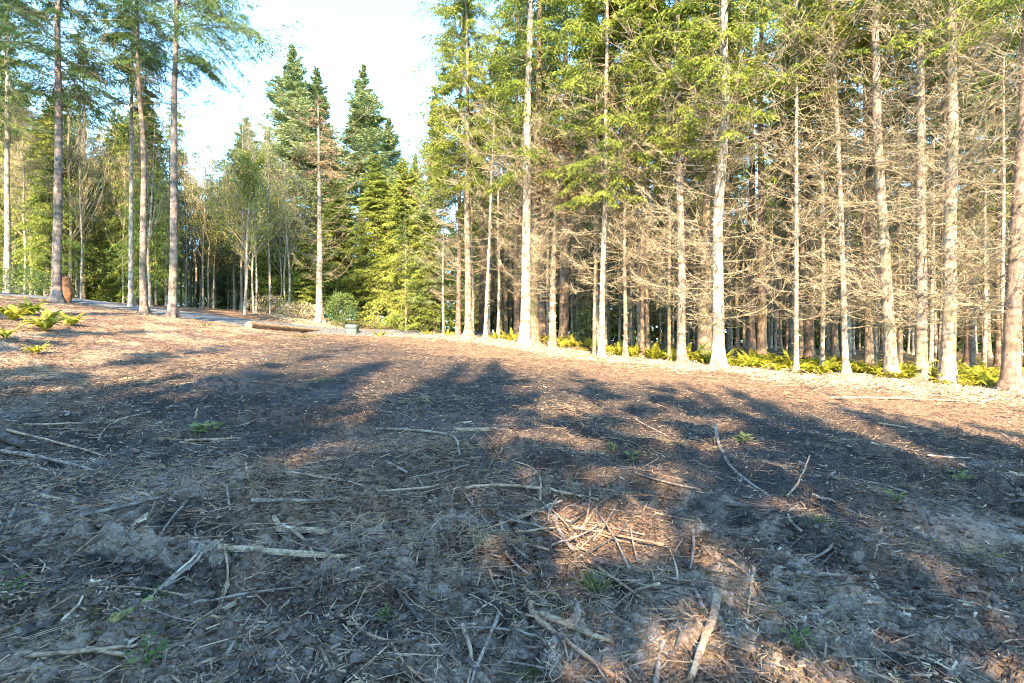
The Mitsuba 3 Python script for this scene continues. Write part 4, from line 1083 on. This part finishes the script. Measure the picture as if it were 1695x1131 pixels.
def seedling(label, px, py, size, n, seed, mat='grass_green'):
    rng = np.random.default_rng(800 + seed)
    size *= .68
    g = hit(px, py); off = np.array([g[0], g[1], float(ground_h(g[:1], g[1:])[0])])
    a = rng.uniform(0, 2 * np.pi, n); rr = size * rng.uniform(.1, .5, n)
    b = np.stack([np.cos(a) * rr, np.sin(a) * rr, rng.uniform(.02, .10, n)], 1)
    d = np.stack([np.cos(a), np.sin(a), rng.uniform(-.1, .6, n)], 1)
    s = np.stack([-np.sin(a), np.cos(a), rng.normal(0, .2, n)], 1)
    k = key('seedling')
    m = MB(); m.add(*blades(b + off, d, s, size * rng.uniform(.3, .55, n), size * .24)); scene[k + '__leaves'] = m.ply(mat)
    m = MB(); m.add(*tubes(np.stack([np.zeros((n, 3)), b * [.5, .5, .8], b], 1) + off, np.full((n, 3), .002), 3)); scene[k + '__stems'] = m.ply(mat)
    labels[k] = {'label': label, 'category': 'seedling'}
rng = np.random.default_rng(33)
m = MB()
for (px, py, rad, n) in ((655, 893, .30, 420), (795, 898, .26, 420), (720, 752, .30, 240), (1050, 742, .55, 420), (960, 692, .45, 260), (1150, 745, .5, 260), (560, 880, .5, 260), (150, 838, .7, 420), (330, 880, .6, 300), (930, 975, .3, 260), (690, 668, .5, 260), (820, 790, .6, 360), (420, 820, .7, 360)):
    g = hit(px, py)
    x, y = g[0] + rng.normal(0, rad, n), g[1] + rng.normal(0, rad * .8, n)
    m.add(*thin_pieces(rng, x, y, rng.gamma(2.2, .035, n) + .03, rng.uniform(.0015, .0045, n), .012 + .03 * np.exp(-((x - g[0]) ** 2 + (y - g[1]) ** 2) / rad ** 2), .3))
stuff('shredded_litter_heaps', m, 'needle_litter', 'small heaps of orange brown shredded litter on the mud', 'litter')
rng = np.random.default_rng(31)
x, y = patchy(rng, *scatter(rng, 60000, 1.5, 10, 1.4), 71, .34, .58, 1.6)
n = len(x)
a = rng.uniform(0, 2 * np.pi, n)
m = MB(); m.add(*blades(np.stack([x, y, ground_h(x, y) + rng.uniform(.004, .02, n)], 1), np.stack([np.cos(a), np.sin(a), rng.normal(.05, .3, n)], 1), np.stack([-np.sin(a), np.cos(a), rng.normal(0, .6, n)], 1), rng.gamma(2., .016, n) + .012, rng.uniform(.003, .010, n), .4))
stuff('fine_debris_layer', m, 'fine_debris', 'fine shredded bark and needles matted on the mud', 'debris')
x, y = patchy(rng, *scatter(rng, 30000, 2.2, 11, 1.4), 72, .56, .68, 1.3)
n = len(x)
m = MB(); m.add(*blades(np.stack([x, y, ground_h(x, y) + .004], 1), np.stack([rng.normal(0, 1, n), rng.normal(0, 1, n), rng.uniform(0, .7, n)], 1), rng.normal(0, 1, (n, 3)), rng.uniform(.015, .05, n), .007))
stuff('moss_bits', m, 'moss_green', 'scraps of moss and green needles among the debris', 'moss')
tuft('bright green grass tuft in the lower middle mud', 985, 962, .16, 60, 'grass_green', 1, spread=.03)
tuft('sunlit yellowish grass tuft on the litter mound at centre', 795, 893, .12, 70, 'dry_grass', 2)
tuft('small green grass tuft at the tip of the slanting brown stick', 373, 925, .11, 40, 'grass_green', 3, spread=.02)
tuft('narrow green grass tuft left of the pale slab', 255, 985, .13, 40, 'grass_green', 4, spread=.03)
tuft('faint green grass tuft near the bottom edge below the reddish branch', 885, 1095, .12, 40, 'grass_green', 5)
tuft('green grass patch in the dark mud far right', 1474, 778, .13, 70, 'grass_green', 6, spread=.07)
tuft('small grass patch on the right slope above the smooth mud', 1352, 893, .09, 50, 'grass_green', 7, spread=.06)
tuft('green sprig under the left ferns', 335, 540, .16, 60, 'grass_green', 8, spread=.15, wide=.012)
tuft('green patch at the back of the clearing near the log', 500, 558, .16, 60, 'grass_green', 9, spread=.2, wide=.012)
tuft('green moss like sprig left of the arching branch', 540, 632, .09, 60, 'grass_green', 10, spread=.12)
tuft('grass patch near the right end of the smooth mud', 1625, 930, .10, 60, 'grass_green', 11, spread=.07)
tuft('pale green tuft left of the thin curved stick', 385, 815, .08, 50, 'grass_green', 12, spread=.08)
seedling('broad leaved green plant in the dark mud right of the long curved branch', 1232, 742, .30, 22, 1)
seedling('small pale green plant left of the ruts', 1046, 768, .20, 12, 2)
seedling('tiny bright plant beside the pale green one', 1016, 757, .16, 12, 3)
seedling('flat green plant on the right slope', 1585, 808, .24, 14, 4)
seedling('leafy plant in the lower left corner', 245, 1112, .16, 16, 5)
seedling('small round leaved plant on the clay near the slanting stick', 262, 1003, .10, 7, 6)
seedling('green sprig in the ground right of the split plank', 640, 1002, .14, 14, 7)
seedling('small green plant at the foot of the long curved branch', 1302, 820, .12, 8, 8)
seedling('trailing green plant below the brown stick on the right', 1485, 845, .2, 14, 9)
seedling('pale leafed sprig on the mud at the lower right', 1320, 1080, .16, 14, 10)
seedling('grey green moss sprig under the pale chip', 340, 716, .32, 30, 11)
seedling('green leafy sprig at the lower left edge', 15, 1030, .16, 14, 12)
